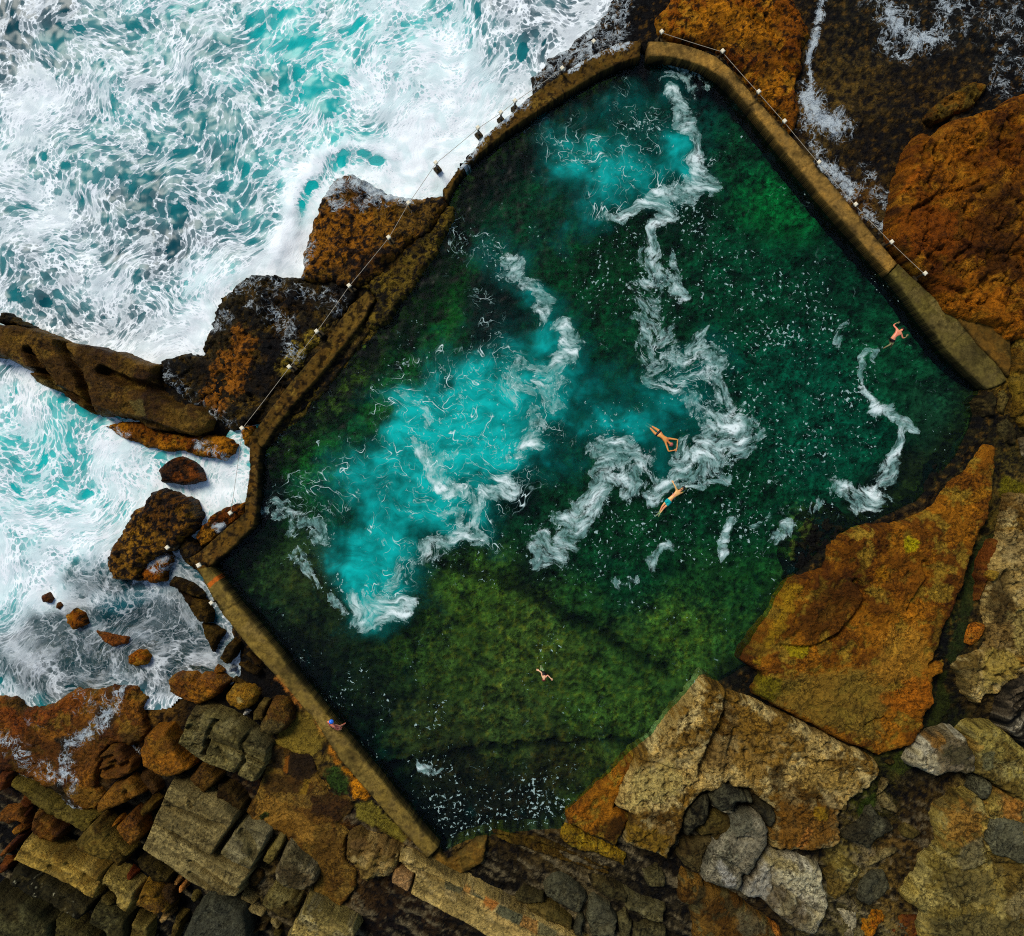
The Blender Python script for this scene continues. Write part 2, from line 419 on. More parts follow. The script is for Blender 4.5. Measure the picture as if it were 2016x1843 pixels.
def build_shelf():
    xs = axis(-27, 27, .085); ys = axis(-25, 25, .085)
    X, Y = np.meshgrid(xs, ys)
    U = X * PX + U0; V = V0 - Y * PX
    w1 = fbm(X * .5, Y * .5, 4, 21); w2 = fbm(X * .5 + 40, Y * .5, 4, 22)
    Uw, Vw = U + 26 * w1, V + 26 * w2
    hs = [(1750,150,220,.30),(1650,380,80,.25),(300,1450,130,-.1),(150,1480,120,.0),(60,1450,80,.0),(250,1700,250,-.15),(450,1450,110,-.15),(380,1600,120,-.2),(560,1420,60,.55),(620,1510,60,.6),
          (560,1620,80,.45),(640,1590,60,.5),(700,1560,60,.6),(760,1640,60,.4),(640,1740,90,.5),(560,1760,60,.4),(420,1760,60,.15),(850,1800,120,.3),(1000,1720,80,.1),(1150,1760,100,.35),(1300,1780,90,.4),
          (1600,1300,120,.5),(1880,1120,60,.25),(1830,1400,60,.3),(1780,1530,80,.65),(1720,1650,90,.85),(1680,1780,80,1.05),(1940,950,80,.7),(1960,820,60,.7),(1950,1250,80,.9),
          (350,1200,50,.25),(430,1270,60,.3),(480,1360,50,.35),(640,620,200,.35),(780,470,60,.5),(560,850,60,.3)]
    h = splat(Uw, Vw, hs, [.35])[..., 0]
    n = fbm(X * .9, Y * .9, 5, 23, .55); n3 = fbm(X * 3.3, Y * 3.3, 4, 29, .6)
    lg = fbm(X * .22, Y * .22, 4, 37)
    f1, f2, cid = worley(X * .8 + .6 * w1, Y * .8 + .6 * w2, 3)
    Z = h + .16 * n + .09 * ((cid % 13) / 12. - .5) + .05 * n3
    a = math.radians(-28); al = X * math.cos(a) + Y * math.sin(a); ac = -X * math.sin(a) + Y * math.cos(a)
    lam = fbm(al * .4, ac * 2.4, 4, 31)
    bl = sstep(700, 900, V) * (U > 0)
    Z += (.22 * lam - .14 * sstep(.7, .95, ridged(al * .25, ac * 1.6 + .2 * w1, 3, 35))) * sstep(1450, 1650, V)
    dS = sdf(X, Y, SEAWORLD) + .25 * fbm(X * .8, Y * .8, 4, 25) + .7 * sstep(300, 360, V)
    Z = Z - (Z + 1.7) * sstep(-.6, 1.3, dS)
    dP = sdf(X, Y, POOLWORLD)
    Z = Z - (Z + 4.0) * sstep(-.15, .45, dP)
    far = np.maximum(np.hypot(X, Y) - 36, 0)
    Z = np.where(dS < -2, Z + np.minimum(far * .02, 6), Z)
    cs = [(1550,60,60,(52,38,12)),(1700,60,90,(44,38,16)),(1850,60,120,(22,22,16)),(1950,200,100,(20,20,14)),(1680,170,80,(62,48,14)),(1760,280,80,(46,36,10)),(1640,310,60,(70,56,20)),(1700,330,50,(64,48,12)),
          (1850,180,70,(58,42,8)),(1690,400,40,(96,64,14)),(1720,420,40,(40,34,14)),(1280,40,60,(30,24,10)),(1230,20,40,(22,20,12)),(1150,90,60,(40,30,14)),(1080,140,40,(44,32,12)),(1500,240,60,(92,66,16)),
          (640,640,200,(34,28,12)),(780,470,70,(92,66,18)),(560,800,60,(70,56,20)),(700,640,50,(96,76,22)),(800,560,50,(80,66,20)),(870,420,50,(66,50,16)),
          (60,1420,90,(124,74,14)),(180,1440,100,(120,78,18)),(270,1400,70,(104,76,24)),(130,1540,60,(96,80,30)),(300,1560,140,(9,7,4)),(430,1450,80,(8,7,4)),(150,1720,260,(9,8,5)),(420,1720,120,(12,10,6)),(380,1620,80,(9,8,5)),  # near-black splats: shade of the gaps between boulders painted into the shelf colour
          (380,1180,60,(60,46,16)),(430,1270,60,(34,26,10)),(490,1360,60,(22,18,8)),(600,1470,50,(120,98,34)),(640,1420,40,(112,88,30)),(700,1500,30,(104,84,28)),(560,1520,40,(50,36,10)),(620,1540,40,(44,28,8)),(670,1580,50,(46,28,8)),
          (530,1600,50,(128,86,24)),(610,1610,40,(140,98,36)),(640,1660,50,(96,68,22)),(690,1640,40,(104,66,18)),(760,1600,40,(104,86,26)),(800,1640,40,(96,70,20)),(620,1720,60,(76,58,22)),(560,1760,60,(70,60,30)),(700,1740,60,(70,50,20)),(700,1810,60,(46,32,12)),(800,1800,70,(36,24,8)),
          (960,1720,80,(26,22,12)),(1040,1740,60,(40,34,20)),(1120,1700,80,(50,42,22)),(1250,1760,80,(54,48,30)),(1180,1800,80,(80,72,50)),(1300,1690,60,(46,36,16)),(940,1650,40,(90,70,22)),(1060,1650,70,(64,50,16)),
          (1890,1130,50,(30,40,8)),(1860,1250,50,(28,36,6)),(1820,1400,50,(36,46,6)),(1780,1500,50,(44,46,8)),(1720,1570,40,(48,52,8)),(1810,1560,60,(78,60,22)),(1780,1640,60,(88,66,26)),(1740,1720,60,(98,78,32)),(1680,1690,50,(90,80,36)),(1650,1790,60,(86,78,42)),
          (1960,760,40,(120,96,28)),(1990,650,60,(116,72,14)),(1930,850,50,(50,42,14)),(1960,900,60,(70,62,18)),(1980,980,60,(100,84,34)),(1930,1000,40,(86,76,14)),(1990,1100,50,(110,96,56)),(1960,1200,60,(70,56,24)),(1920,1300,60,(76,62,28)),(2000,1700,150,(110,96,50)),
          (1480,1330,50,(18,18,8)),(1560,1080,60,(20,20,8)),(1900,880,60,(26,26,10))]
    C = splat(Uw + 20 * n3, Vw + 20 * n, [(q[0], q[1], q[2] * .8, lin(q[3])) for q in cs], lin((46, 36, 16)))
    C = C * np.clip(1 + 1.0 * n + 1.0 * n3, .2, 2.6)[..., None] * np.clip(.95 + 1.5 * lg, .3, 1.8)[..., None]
    sp = fbm(X * 2.8, Y * 2.8, 3, 33, .7)
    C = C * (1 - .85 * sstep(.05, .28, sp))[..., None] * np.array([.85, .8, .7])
    C = C + (lin((126, 90, 24)) - C) * (.35 * sstep(.25, .5, -sp) * sstep(1450, 1250, V) * (h > .2))[..., None]
    st = sstep(.1, .45, lam + .45 * n3) * sstep(1480, 1620, V)
    C = C + (lin((112, 100, 70)) * (1 + .5 * n3)[..., None] - C) * (.6 * st)[..., None]
    # lichen, weed and rust marks with a shape of their own
    for tile, pts, pc, soft, amt in [
        ('B', [(1290,320),(1340,330),(1450,450),(1545,580),(1500,615),(1400,590),(1350,500),(1360,410)], (178,112,10), .12, 1.),
        ('B', [(1140,110),(1180,120),(1270,270),(1230,280),(1160,190)], (168,104,20), .15, .9),
        ('B', [(1160,310),(1240,320),(1340,450),(1330,560),(1240,540),(1140,470)], (40,62,14), .3, .9),
        ('B', [(640,100),(900,0),(1090,60),(1100,170),(1000,200),(860,230),(740,190)], (120,100,30), .2, .8),
        ('B', [(520,770),(580,720),(630,740),(620,780),(540,810)], (22,48,8), .1, 1.),
        ('B', [(480,620),(700,600),(800,730),(900,740),(1030,860),(1000,1050),(830,910),(640,880),(480,800)], (142,104,40), .25, .7),
        ('B', [(1390,620),(1550,620),(1740,830),(1860,960),(1800,1000),(1600,860),(1430,790)], (114,102,30), .15, .9),
        ('D', [(970,1010),(1010,1010),(1160,1130),(1220,1240),(1190,1280),(1100,1130)], (176,112,44), .15, .8),
        ('D', [(1320,1360),(1370,1360),(1420,1520),(1380,1510)], (172,116,44), .08, .9),
        ('D', [(980,1560),(1150,1300),(1300,1320),(1420,1560),(1350,1680),(1170,1700)], (118,98,30), .25, .7),
        ('G', [(480,680),(520,600),(640,540),(650,640),(580,760),(510,760)], (44,58,6), .1, .9),
        ('G', [(740,300),(880,170),(1050,150),(1010,300),(900,360)], (50,58,8), .15, .8),
        ('K', [(1560,180),(1640,-60),(1740,-60),(1560,500),(1420,960),(1340,1110),(1270,1050),(1400,700)], (30,40,8), .1, .85),
        ('K', [(1230,1200),(1310,1160),(1320,1340),(1370,1500),(1200,1700),(1150,1620),(1240,1480)], (36,42,6), .1, .85),
        ('6', [(1870,960),(1990,1010),(2020,1080),(1940,1180),(1860,1080)], (98,90,6), .1, .85),
    ]:
        dd = sdf(X, Y, world(O(tile, pts), .4)) + soft * (n3 + n)
        C = C + (lin(pc) * (1 + .45 * n3)[..., None] - C) * (amt * sstep(-soft * .4, soft * .4, dd))[..., None]
    # thin sheets of white water running over the shelf
    rn = ridged(X * 1.3 + 1.5 * w2, Y * 1.3 + 1.5 * w1, 5, 41); rn2 = ridged(X * 3.1 + n, Y * 3.1, 4, 45)
    fo = np.zeros_like(X)
    for tile, pts, wd, am in [
        ('3', [(910,0),(890,110),(870,220),(840,300)], .22, 1.0), ('3', [(835,320),(850,420),(850,500)], .16, .9),
        ('3', [(830,520),(870,620),(930,660),(1000,680)], .75, .95), ('3', [(880,600),(830,660)], .6, .8), ('3', [(850,740),(890,830)], .35, .7), ('3', [(930,900),(1000,960),(1070,1040)], .5, .95), ('3', [(1150,1160),(1270,1260)], .35, .7),
        ('3', [(1290,60),(1330,180),(1450,210),(1560,180)], .75, .8), ('3', [(1580,40),(1650,20)], .6, .7), ('3', [(1230,40),(1400,90)], .9, .5), ('3', [(1880,440),(1930,480)], .5, .6), ('3', [(1700,20),(1950,120),(1980,330)], 1.4, .4), ('3', [(1250,250),(1380,310)], .5, .5), ('3', [(1150,920),(1180,960)], .4, .6), ('3', [(1190,1060),(1300,1130)], .5, .5),
        ('2', [(1520,0),(1450,90),(1330,210),(1200,290),(1080,340)], 1.2, .75), ('2', [(1560,180),(1480,240),(1330,340)], .5, .7), ('2', [(1030,440),(1100,460)], .5, .6), ('2', [(1600,40),(1560,130)], .8, .4),
        ('4', [(1240,60),(1330,140),(1380,250),(1320,330)], .7, .35),
        ('4', [(960,1420),(1040,1510),(1110,1590)], .45, .95),
        ('C', [(1000,680),(900,780),(700,960),(580,1080),(580,1250),(450,1390)], .5, .6), ('C', [(90,1300),(300,1400),(500,1520),(700,1610)], .18, 1.0), ('C', [(0,960),(150,1080),(300,1180)], .7, .45), ('C', [(1000,500),(1060,640)], .5, .5), ('C', [(1130,1010),(1200,1090)], .25, .6),
    ]:
        wk = np.exp(-(dline(X, Y, world(O(tile, pts), .4)) / wd) ** 2)
        fo = np.maximum(fo, am * wk)
    wet = sstep(.3, .0, Z)
    C = np.clip(C, .0015, .9)
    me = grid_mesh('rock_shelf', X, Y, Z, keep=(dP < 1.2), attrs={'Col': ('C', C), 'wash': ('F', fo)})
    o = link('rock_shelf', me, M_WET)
    tag(o, 'wet rust and olive sandstone shelf under and around the rock pool', 'terrain', kind='structure')
    return o

def build_pool_floor():
    x0, y0 = POOLWORLD.min(0) - 1.2; x1, y1 = POOLWORLD.max(0) + 1.2
    X, Y = np.meshgrid(np.arange(x0, x1, .075), np.arange(y0, y1, .075))
    s = (H + 1.4) / H
    U = X / s * PX + U0; V = V0 - Y / s * PX
    d = sdf(X, Y, POOLWORLD)
    n1 = fbm(X * .4, Y * .4, 4, 51); n2 = fbm(X * 1.5, Y * 1.5, 4, 52, .6); n3 = fbm(X * 4.2, Y * 4.2, 4, 53, .65)
    Z = -.8 - .75 * sstep(1300, 600, V) + .12 * n1 + .16 * n2 + .06 * n3
    # natural rims: the floor climbs to the waterline on the seaward side and along the southern rock
    seaward = world([(512,900),(575,835),(650,765),(720,675),(790,570),(835,495),(880,400),(914,330),(1000,258),(1104,190),(1200,133)])
    south = world([(1925,760),(1905,840),(1875,900),(1800,985),(1700,1030),(1640,1055),(1560,1130),(1505,1240),(1478,1300),(1400,1345),(1330,1405),(1250,1485),(1120,1595)])
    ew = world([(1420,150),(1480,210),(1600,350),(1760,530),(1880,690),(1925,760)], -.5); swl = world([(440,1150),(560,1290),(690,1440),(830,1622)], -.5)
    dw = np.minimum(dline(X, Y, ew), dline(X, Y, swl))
    Z = np.maximum(Z, -.55 - .45 * dw + .12 * n2)
    ds = dline(X, Y, seaward) + .35 * n1 + .25 * n2
    dn = dline(X, Y, south) + .35 * n1 + .25 * n2
    Z = np.maximum(Z, -.12 - ds * .8 + .10 * n2)
    Z = np.maximum(Z, -.06 - dn * .9 + .08 * n2)
    fl = [(1300,250,80,(0,58,48)),(1250,180,50,(16,62,26)),(1150,230,40,(14,66,24)),(1550,400,60,(0,84,34)),(1480,300,50,(2,54,28)),(1650,560,80,(2,46,26)),(1500,560,80,(0,54,30)),(1750,700,70,(6,64,36)),(1600,800,110,(0,62,42)),(1450,1000,80,(2,48,24)),(1250,1080,70,(4,52,24)),(1150,600,60,(0,52,24)),(1180,520,60,(2,48,20)),
          (950,400,60,(0,48,24)),(880,520,40,(14,74,18)),(850,600,50,(10,74,18)),(780,700,50,(10,66,22)),(700,850,50,(6,60,26)),(740,800,40,(14,74,18)),(600,900,50,(16,80,22)),(640,950,40,(10,70,22)),(560,1000,40,(8,46,20)),(540,1100,50,(26,52,20)),(650,1200,60,(22,44,18)),(600,1120,40,(34,52,18)),(800,1250,70,(28,62,18)),(950,1180,60,(46,84,22)),(1050,1280,80,(52,88,28)),(900,1300,60,(42,76,24)),
          (1000,1400,70,(46,76,28)),(1200,1400,70,(46,88,28)),(1230,1300,50,(40,84,28)),(1350,1250,60,(48,94,28)),(1130,1200,40,(20,64,22)),(1100,1490,50,(32,42,12)),(1170,1480,40,(44,66,18)),(900,1500,60,(22,32,14)),(850,1420,50,(40,64,24)),(750,1350,50,(14,32,14)),(700,1270,50,(12,34,16)),(900,1600,60,(8,14,10)),(1000,1580,60,(16,22,10)),(1150,1560,40,(32,48,18)),(620,1280,50,(12,22,12)),(1500,1150,60,(14,62,22)),(1450,1250,60,(26,74,26)),(1400,1150,60,(16,60,22)),
          (1620,1075,32,(7,10,5)),(1580,1090,24,(7,10,5)),(1440,1315,30,(7,10,5)),(1860,860,40,(10,30,16)),(1570,1040,24,(44,74,26)),(970,640,40,(2,20,18)),(1030,985,22,(0,20,14)),(1050,1130,30,(4,22,8)),(960,590,40,(2,20,16)),(1740,980,40,(6,12,5)),(1800,940,40,(14,22,8)),(1840,800,50,(12,48,28)),(1700,1000,30,(8,14,5))]
    T = np.array([.30, .80, .66])
    C = splat(U + 24 * n2, V + 24 * n3, [(q[0], q[1], q[2] * .85, lin(q[3])) for q in fl], lin((4, 50, 26)))
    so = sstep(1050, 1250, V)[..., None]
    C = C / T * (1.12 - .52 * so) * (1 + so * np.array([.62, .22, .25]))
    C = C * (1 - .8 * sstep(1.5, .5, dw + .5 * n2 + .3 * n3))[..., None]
    n4 = fbm(X * 1.1 + 70, Y * 1.1, 4, 59, .6)
    mott = np.clip(1 + .8 * n3 + .7 * n2 + .8 * n4, .15, 2.6)
    C = C * mott[..., None]
    yel = fbm(X * 2.6 + 50, Y * 2.6, 4, 57, .65)
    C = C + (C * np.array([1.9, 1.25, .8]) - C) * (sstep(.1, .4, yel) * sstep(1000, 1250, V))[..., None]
    # the weedy seaward rim and the dark bands of kelp at the foot of the walls
    rim = sstep(1.5, .3, ds)
    wy = lin((150, 128, 34)) * (1 + .8 * n3)[..., None] * (.12 + .88 * sstep(.0, .3, n2 + .5 * n3))[..., None]
    C = C + (wy - C) * (rim * .85)[..., None]
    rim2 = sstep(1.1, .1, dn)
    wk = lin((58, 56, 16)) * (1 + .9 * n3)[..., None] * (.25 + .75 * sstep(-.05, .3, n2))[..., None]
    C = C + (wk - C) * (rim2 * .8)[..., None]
    for pts, wd in [([(880,1110),(980,1135),(1060,1180),(1160,1230),(1300,1310)], .42), ([(880,445),(960,510),(1010,540)], .2), ([(720,1510),(1000,1462),(1240,1450)], .22)]:
        dd = dline(X, Y, world(pts, -1.4)) + .25 * n2
        C = C * (1 - .75 * np.exp(-(dd / wd) ** 2))[..., None]
        Z -= .25 * np.exp(-(dd / wd) ** 2)
    C = np.clip(C, .001, .6)
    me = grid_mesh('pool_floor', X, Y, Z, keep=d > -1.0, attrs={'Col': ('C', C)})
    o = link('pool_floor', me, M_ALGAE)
    tag(o, 'green algae covered floor of the rock pool under water', 'pool floor', kind='structure')

# ---------------------------------------------------------------- water
def strokes(U, V, items):
    """items: (points, radius, value[, end radius]) in plan units; returns the strongest soft stroke"""
    f = np.zeros(U.shape)
    for it in items:
        pts, r, val = it[:3]
        dd = dline(U, V, pts)
        f = np.maximum(f, val * sstep(r * 1.25, r * .25, dd))
    return f

TURB = [(1230,205,60,.4),(1320,180,50,.45),(1180,290,70,.55),(1330,310,50,.85),(1365,340,35,.8),(1120,340,65,.75),(1200,370,60,.85),(1280,390,40,.7),(1100,275,45,.45),(1120,450,45,.55),(1250,330,50,.5),
        (1000,520,55,.6),(955,500,45,.5),(1050,590,45,.65),(1095,655,55,.75),(1080,745,70,.85),(1000,690,60,.55),(900,740,70,.55),(850,800,70,.85),(960,800,100,.95),(830,860,65,1.05),(905,900,85,1.05),(780,900,75,.85),(1000,870,75,.9),
        (700,920,60,.5),(720,1000,75,.75),(850,1000,75,.85),(940,1020,55,.75),(760,1080,75,.85),(720,1130,65,.8),(740,1190,55,.95),(795,1150,35,.7),(660,1060,45,.45),(620,960,50,.3),(1180,790,75,.55),(1270,830,75,.5),(1200,880,75,.45),(1330,740,85,.45),(1370,800,55,.5),(1400,700,55,.3),(1100,900,50,.4),(1320,900,50,.45)]
DARK = [(960,640,45,.6),(1030,985,35,.5),(690,1020,30,.3),(870,760,30,.25),(1000,620,40,.4),(1130,870,40,.2),(970,590,50,.4),(1280,470,40,.3)]
FOAM = [([(1330,140),(1370,165)],28,.5),([(1320,190),(1345,245),(1368,290),(1392,330),(1386,372)],17,.8),([(1386,345),(1350,385),(1305,378)],22,.85),([(1290,385),(1270,415),(1235,438)],14,.85),([(1220,430),(1180,400)],12,.5),
        ([(1300,400),(1300,450),(1285,480),(1310,540),(1330,580)],16,.72),([(1340,500),(1335,580)],8,.6),([(1275,500),(1268,610),(1282,690),(1310,740),(1360,800)],26,.58),([(1285,660),(1330,700),(1390,720)],40,.56),([(1380,670),(1405,730),(1425,800)],26,.62),
        ([(1420,830),(1450,870),(1410,895),(1375,915)],42,.70),([(1400,830),(1440,860)],34,.8),([(1365,880),(1340,930),(1300,960)],26,.66),
        ([(1000,505),(1040,550),(1058,610)],20,.6),([(1050,585),(1062,625)],14,.65),([(1105,635),(1132,660),(1115,695),(1085,715)],16,.85),([(1090,715),(1083,780),(1050,770)],26,.65),([(1030,745),(1010,770)],28,.55),
        ([(1045,820),(1060,875),(1020,890),(1035,850)],16,.7),([(830,890),(858,925),(905,960),(930,1000),(935,1060)],17,.66),([(832,900),(865,945),(890,965)],13,.95),([(850,920),(900,900)],12,.6),([(800,780),(840,830),(830,900)],10,.5),([(990,940),(1000,955),(965,985)],16,.98),
        ([(960,985),(920,1035),(870,1075),(832,1078)],12,.74),([(890,1062),(930,1055)],9,.9),([(880,1000),(905,1050)],8,.7),([(850,1085),(880,1090)],22,.6),([(800,1110),(770,1160)],24,.5),([(705,1195),(740,1215),(790,1190)],26,.85),([(740,1200),(760,1210)],20,.98),
        ([(1205,890),(1240,920),(1235,950)],40,.74),([(1190,940),(1150,1000),(1110,1050),(1065,1092)],30,.74),([(1180,1000),(1120,1060)],24,.78),([(1290,965),(1330,950),(1345,955),(1380,962),(1440,935)],6,.9),([(1300,965),(1320,945)],16,.75),
        ([(1708,700),(1700,745),(1690,765)],8,.7),([(1692,770),(1715,800)],8,.75),([(1722,810),(1770,840),(1792,850)],13,.78),([(1775,850),(1768,890),(1758,925)],13,.74),([(1755,925),(1735,960),(1690,990)],22,.74),([(1690,975),(1650,970)],20,.62),([(1700,985),(1668,1010)],12,.7),([(1720,690),(1728,715)],6,.6),
        ([(1445,1030),(1440,1060),(1415,1095)],11,.72),([(1540,1040),(1515,1060)],17,.72),([(1480,1030),(1500,1020)],8,.55),([(1320,1085),(1280,1110)],12,.62),([(1240,1140),(1200,1155)],12,.56),([(1580,995),(1600,990)],10,.6),
        ([(540,1015),(590,1040),(630,1055)],24,.56),([(590,1100),(615,1140)],15,.64),([(650,1165),(665,1190)],10,.6),([(525,985),(560,1000)],16,.5),([(840,1500),(860,1520)],14,.55),([(1185,1655),(1200,1640)],0.1,.0),([(1655,640),(1660,670)],10,.5),([(870,1000),(900,1015)],14,.6),([(1030,730),(1080,740)],18,.6)]
LACE = [([(830,870),(860,960),(930,1040)],60,1.0),([(900,860),(960,900),(1000,950)],70,.95),([(850,830),(900,800)],50,.8),([(960,980),(880,1070)],36,.95),([(1040,760),(1060,850)],50,.85),([(800,1100),(770,1170)],50,.8),([(1210,330),(1300,390),(1380,330)],50,.7),([(840,820),(800,760),(760,830)],60,.7),([(1160,270),(1240,330),(1200,380)],70,.7),([(900,740),(1000,720),(1060,780)],70,.75),([(860,960),(960,900)],80,.8),([(620,980),(720,900)],80,.5),([(560,1000),(640,960)],50,.45),([(1050,260),(1120,300)],40,.5),([(900,460),(1000,520)],50,.5),([(780,900),(760,1060)],60,.45),([(800,730),(860,800)],50,.5),([(940,580),(960,620)],40,.5),([(1320,700),(1400,800)],70,.6),([(1240,200),(1290,250)],50,.5)]
FLECK = [([(1350,480),(1500,640),(1480,800)],140,.62),([(1450,640),(1560,700)],90,.75),([(1500,860),(1560,960)],140,.55),([(1600,700),(1640,900)],130,.5),([(1230,1060),(1450,1000)],110,.55),([(1080,1060),(1200,1120)],80,.6),([(1640,640),(1700,720)],70,.5),([(1240,470),(1300,620)],90,.6),([(1350,380),(1250,470)],60,.55),([(830,1500),(900,1620)],60,.75),([(950,1580),(1100,1560)],70,.75),([(850,1400),(820,1480)],50,.6),([(1060,1230),(1100,1280)],50,.45),([(620,1100),(680,1180)],50,.6),([(870,440),(1000,520)],40,.5),([(1180,860),(1260,860)],60,.5),([(1010,1080),(900,1110)],60,.5),([(1640,950),(1500,1060)],70,.6),([(700,1340),(740,1400)],60,.45),([(1700,540),(1600,560)],60,.35),([(1200,480),(1160,560)],70,.5),([(850,780),(1000,830)],120,.45),([(1180,330),(1300,250)],80,.5)]

def water_material(name, mode):
    m = bpy.data.materials.new(name); t = NT(m)
    pos = t.n('ShaderNodeNewGeometry').outputs['Position']
    foam = t.attr('foam').outputs['Fac']; turb = t.attr('turb').outputs['Fac']; tint = t.attr('tint').outputs['Color']
    if mode == 'pool':
        adv = t.attr('adv').outputs['Vector']; w1 = adv; w2 = t.warp(adv, 3.0, .10, 1)
        n1 = t.noise(w2, 1.5, 8, .66).outputs[0]
        nb = t.noise(w1, .8, 4, .55).outputs[0]
        nf = t.noise(w2, 1.5, 10, .66).outputs[0]
        sig = t.math('ADD', foam, t.math('MULTIPLY', t.math('SUBTRACT', nf, .5), 1.9))
        cover = t.ss(sig, .36, .72)
        st = t.noise(t.n('ShaderNodeMapping', ins={'Vector': w2, 'Rotation': (0, 0, math.radians(-40)), 'Scale': (.8, 2.2, 1)}).outputs[0], 1.1, 7, .6).outputs[0]
        body = t.math('ADD', t.math('MULTIPLY', foam, .62), t.math('ADD', t.math('MULTIPLY', t.math('SUBTRACT', nb, .5), 1.3), t.math('MULTIPLY', t.math('SUBTRACT', st, .5), 1.5)))
        thick = t.ss(body, .10, .95, .22, .95)
        fh = t.noise(t.warp(w2, 4.0, .12, 2), 4.2, 6, .68).outputs[0]
        rimf = t.math('MULTIPLY', t.math('MULTIPLY', t.ss(sig, .42, .50), t.ss(sig, .60, .50)), t.ss(fh, .42, .60))
        f1 = t.math('MAXIMUM', t.math('MULTIPLY', t.math('MULTIPLY', cover, t.math('ADD', .36, t.math('MULTIPLY', thick, .62))), t.ss(t.math('ADD', fh, t.math('MULTIPLY', thick, .16)), .38, .64, .25, 1.0)), t.math('MULTIPLY', rimf, .62))
        lace = t.attr('lace').outputs['Fac']
        w3 = t.warp(adv, 1.2, .35, 2); fz3 = t.noise(w1, 1.6, 5, .6).outputs[0]
        vd = t.math('ABSOLUTE', t.math('SUBTRACT', t.noise(w3, .7, 2, .45).outputs[0], .5)); vd2 = t.math('ABSOLUTE', t.math('SUBTRACT', t.noise(t.warp(w3, 3., .15, 2), 1.7, 2, .5).outputs[0], .5))
        g = t.ss(t.math('ADD', lace, t.math('MULTIPLY', t.math('SUBTRACT', nb, .5), 1.5)), .22, .62)
        l1 = t.math('MULTIPLY', t.ss(vd, .011, .0), g); l2 = t.math('MULTIPLY', t.math('MULTIPLY', t.ss(vd2, .018, .0), g), .6)
        l = t.math('MULTIPLY', t.math('MAXIMUM', l1, l2), t.ss(fz3, .35, .62, .12, .85))
        fk = t.attr('fleck').outputs['Fac']
        clump = t.math('ADD', fk, t.math('MULTIPLY', t.math('SUBTRACT', t.noise(pos, .5, 5, .62).outputs[0], .5), 2.8))
        nd = t.noise(t.warp(pos, 3.0, .3, 3), 5.2, 3, .62)
        dots = t.ss(t.math('ADD', nd.outputs[0], t.math('MULTIPLY', t.math('SUBTRACT', clump, .5), .16)), .665, .73)
        dots = t.math('MULTIPLY', dots, t.math('MULTIPLY', t.ss(clump, .12, .45), .6))
        F = t.math('MAXIMUM', t.math('MAXIMUM', f1, l), dots, clamp=True)
        wf = t.math('MAXIMUM', t.math('MAXIMUM', t.math('POWER', thick, 1.5), t.math('MULTIPLY', rimf, .6)), t.math('MAXIMUM', t.math('MULTIPLY', l, 1.1), t.math('MULTIPLY', dots, .8)), clamp=True)
        fcol = t.mixc(wf, (.16, .40, .355), (.84, .95, .92))
        op = t.ss(t.math('ADD', turb, t.math('MULTIPLY', t.math('SUBTRACT', t.noise(w1, .7, 5, .55).outputs[0], .5), .95)), .08, 1.05)
        sw = t.noise(t.n('ShaderNodeMapping', ins={'Vector': t.warp(w1, 1.0, .5, 2), 'Rotation': (0, 0, math.radians(35)), 'Scale': (.7, 2.2, 1)}).outputs[0], .9, 6, .62).outputs[0]
        op = t.math('MULTIPLY', op, t.ss(sw, .30, .62, .62, .97))
        white = fcol
        T = (.548, .894, .812)
        h = t.math('ADD', t.math('MULTIPLY', F, .04), t.math('MULTIPLY', t.noise(w1, 1.6, 3, .5).outputs[0], .30))
    else:
        rot = t.n('ShaderNodeMapping', ins={'Vector': pos, 'Rotation': (0, 0, math.radians(42)), 'Scale': (.72, 1.15, 1)}).outputs[0]
        adv = t.attr('adv').outputs['Vector']; w1 = adv; w2 = t.warp(adv, 2.4, .12, 2)
        big = t.noise(w1, .36, 5, .6).outputs[0]; mid = t.noise(w2, 1.1, 8, .64).outputs[0]; fine = t.noise(w2, 4.5, 5, .65).outputs[0]
        c = t.math('ADD', foam, t.math('ADD', t.math('MULTIPLY', t.math('SUBTRACT', big, .5), 1.7), t.math('MULTIPLY', t.math('SUBTRACT', mid, .5), .9)))
        jag = t.math('MULTIPLY', t.math('SUBTRACT', fine, .5), .34)
        holes = None
        for scl, lo_c, k in ((.7, .90, 1.0), (1.5, 1.08, .95), (3.0, 1.30, .85), (5.6, 1.55, .6)):
            f1n = t.vor(w2, scl, 'F1'); ed = t.vor(w2, scl, 'DISTANCE_TO_EDGE').outputs['Distance']
            rnd = t.n('ShaderNodeSeparateColor', ins={0: f1n.outputs['Color']})
            open_ = t.math('SUBTRACT', lo_c, c)                       # how far the foam has broken up here
            rad = t.math('MULTIPLY', t.math('ADD', .06, t.math('MULTIPLY', rnd.outputs[0], .62)), t.math('MULTIPLY', open_, 1.35))
            q = t.math('MINIMUM', t.math('SUBTRACT', rad, f1n.outputs['Distance']), t.math('SUBTRACT', ed, .035))
            q = t.math('ADD', q, jag)
            h1 = t.math('MULTIPLY', t.ss(q, .0, .10), k)
            holes = h1 if holes is None else t.math('MAXIMUM', holes, h1)
        thin = t.ss(c, 1.15, .45)
        hole = t.math('MULTIPLY', holes, t.math('ADD', .35, t.math('MULTIPLY', thin, .65)))
        veil = t.math('MULTIPLY', t.ss(mid, .44, .62), t.ss(c, 1.6, .5, .20, .36))
        hole = t.math('MAXIMUM', hole, veil)
        F = t.math('SUBTRACT', 1.0, hole, clamp=True)
        va = t.vor(w2, 1.4, 'DISTANCE_TO_EDGE').outputs['Distance']
        lo = t.attr('lace').outputs['Fac']                            # open water: only strands of foam
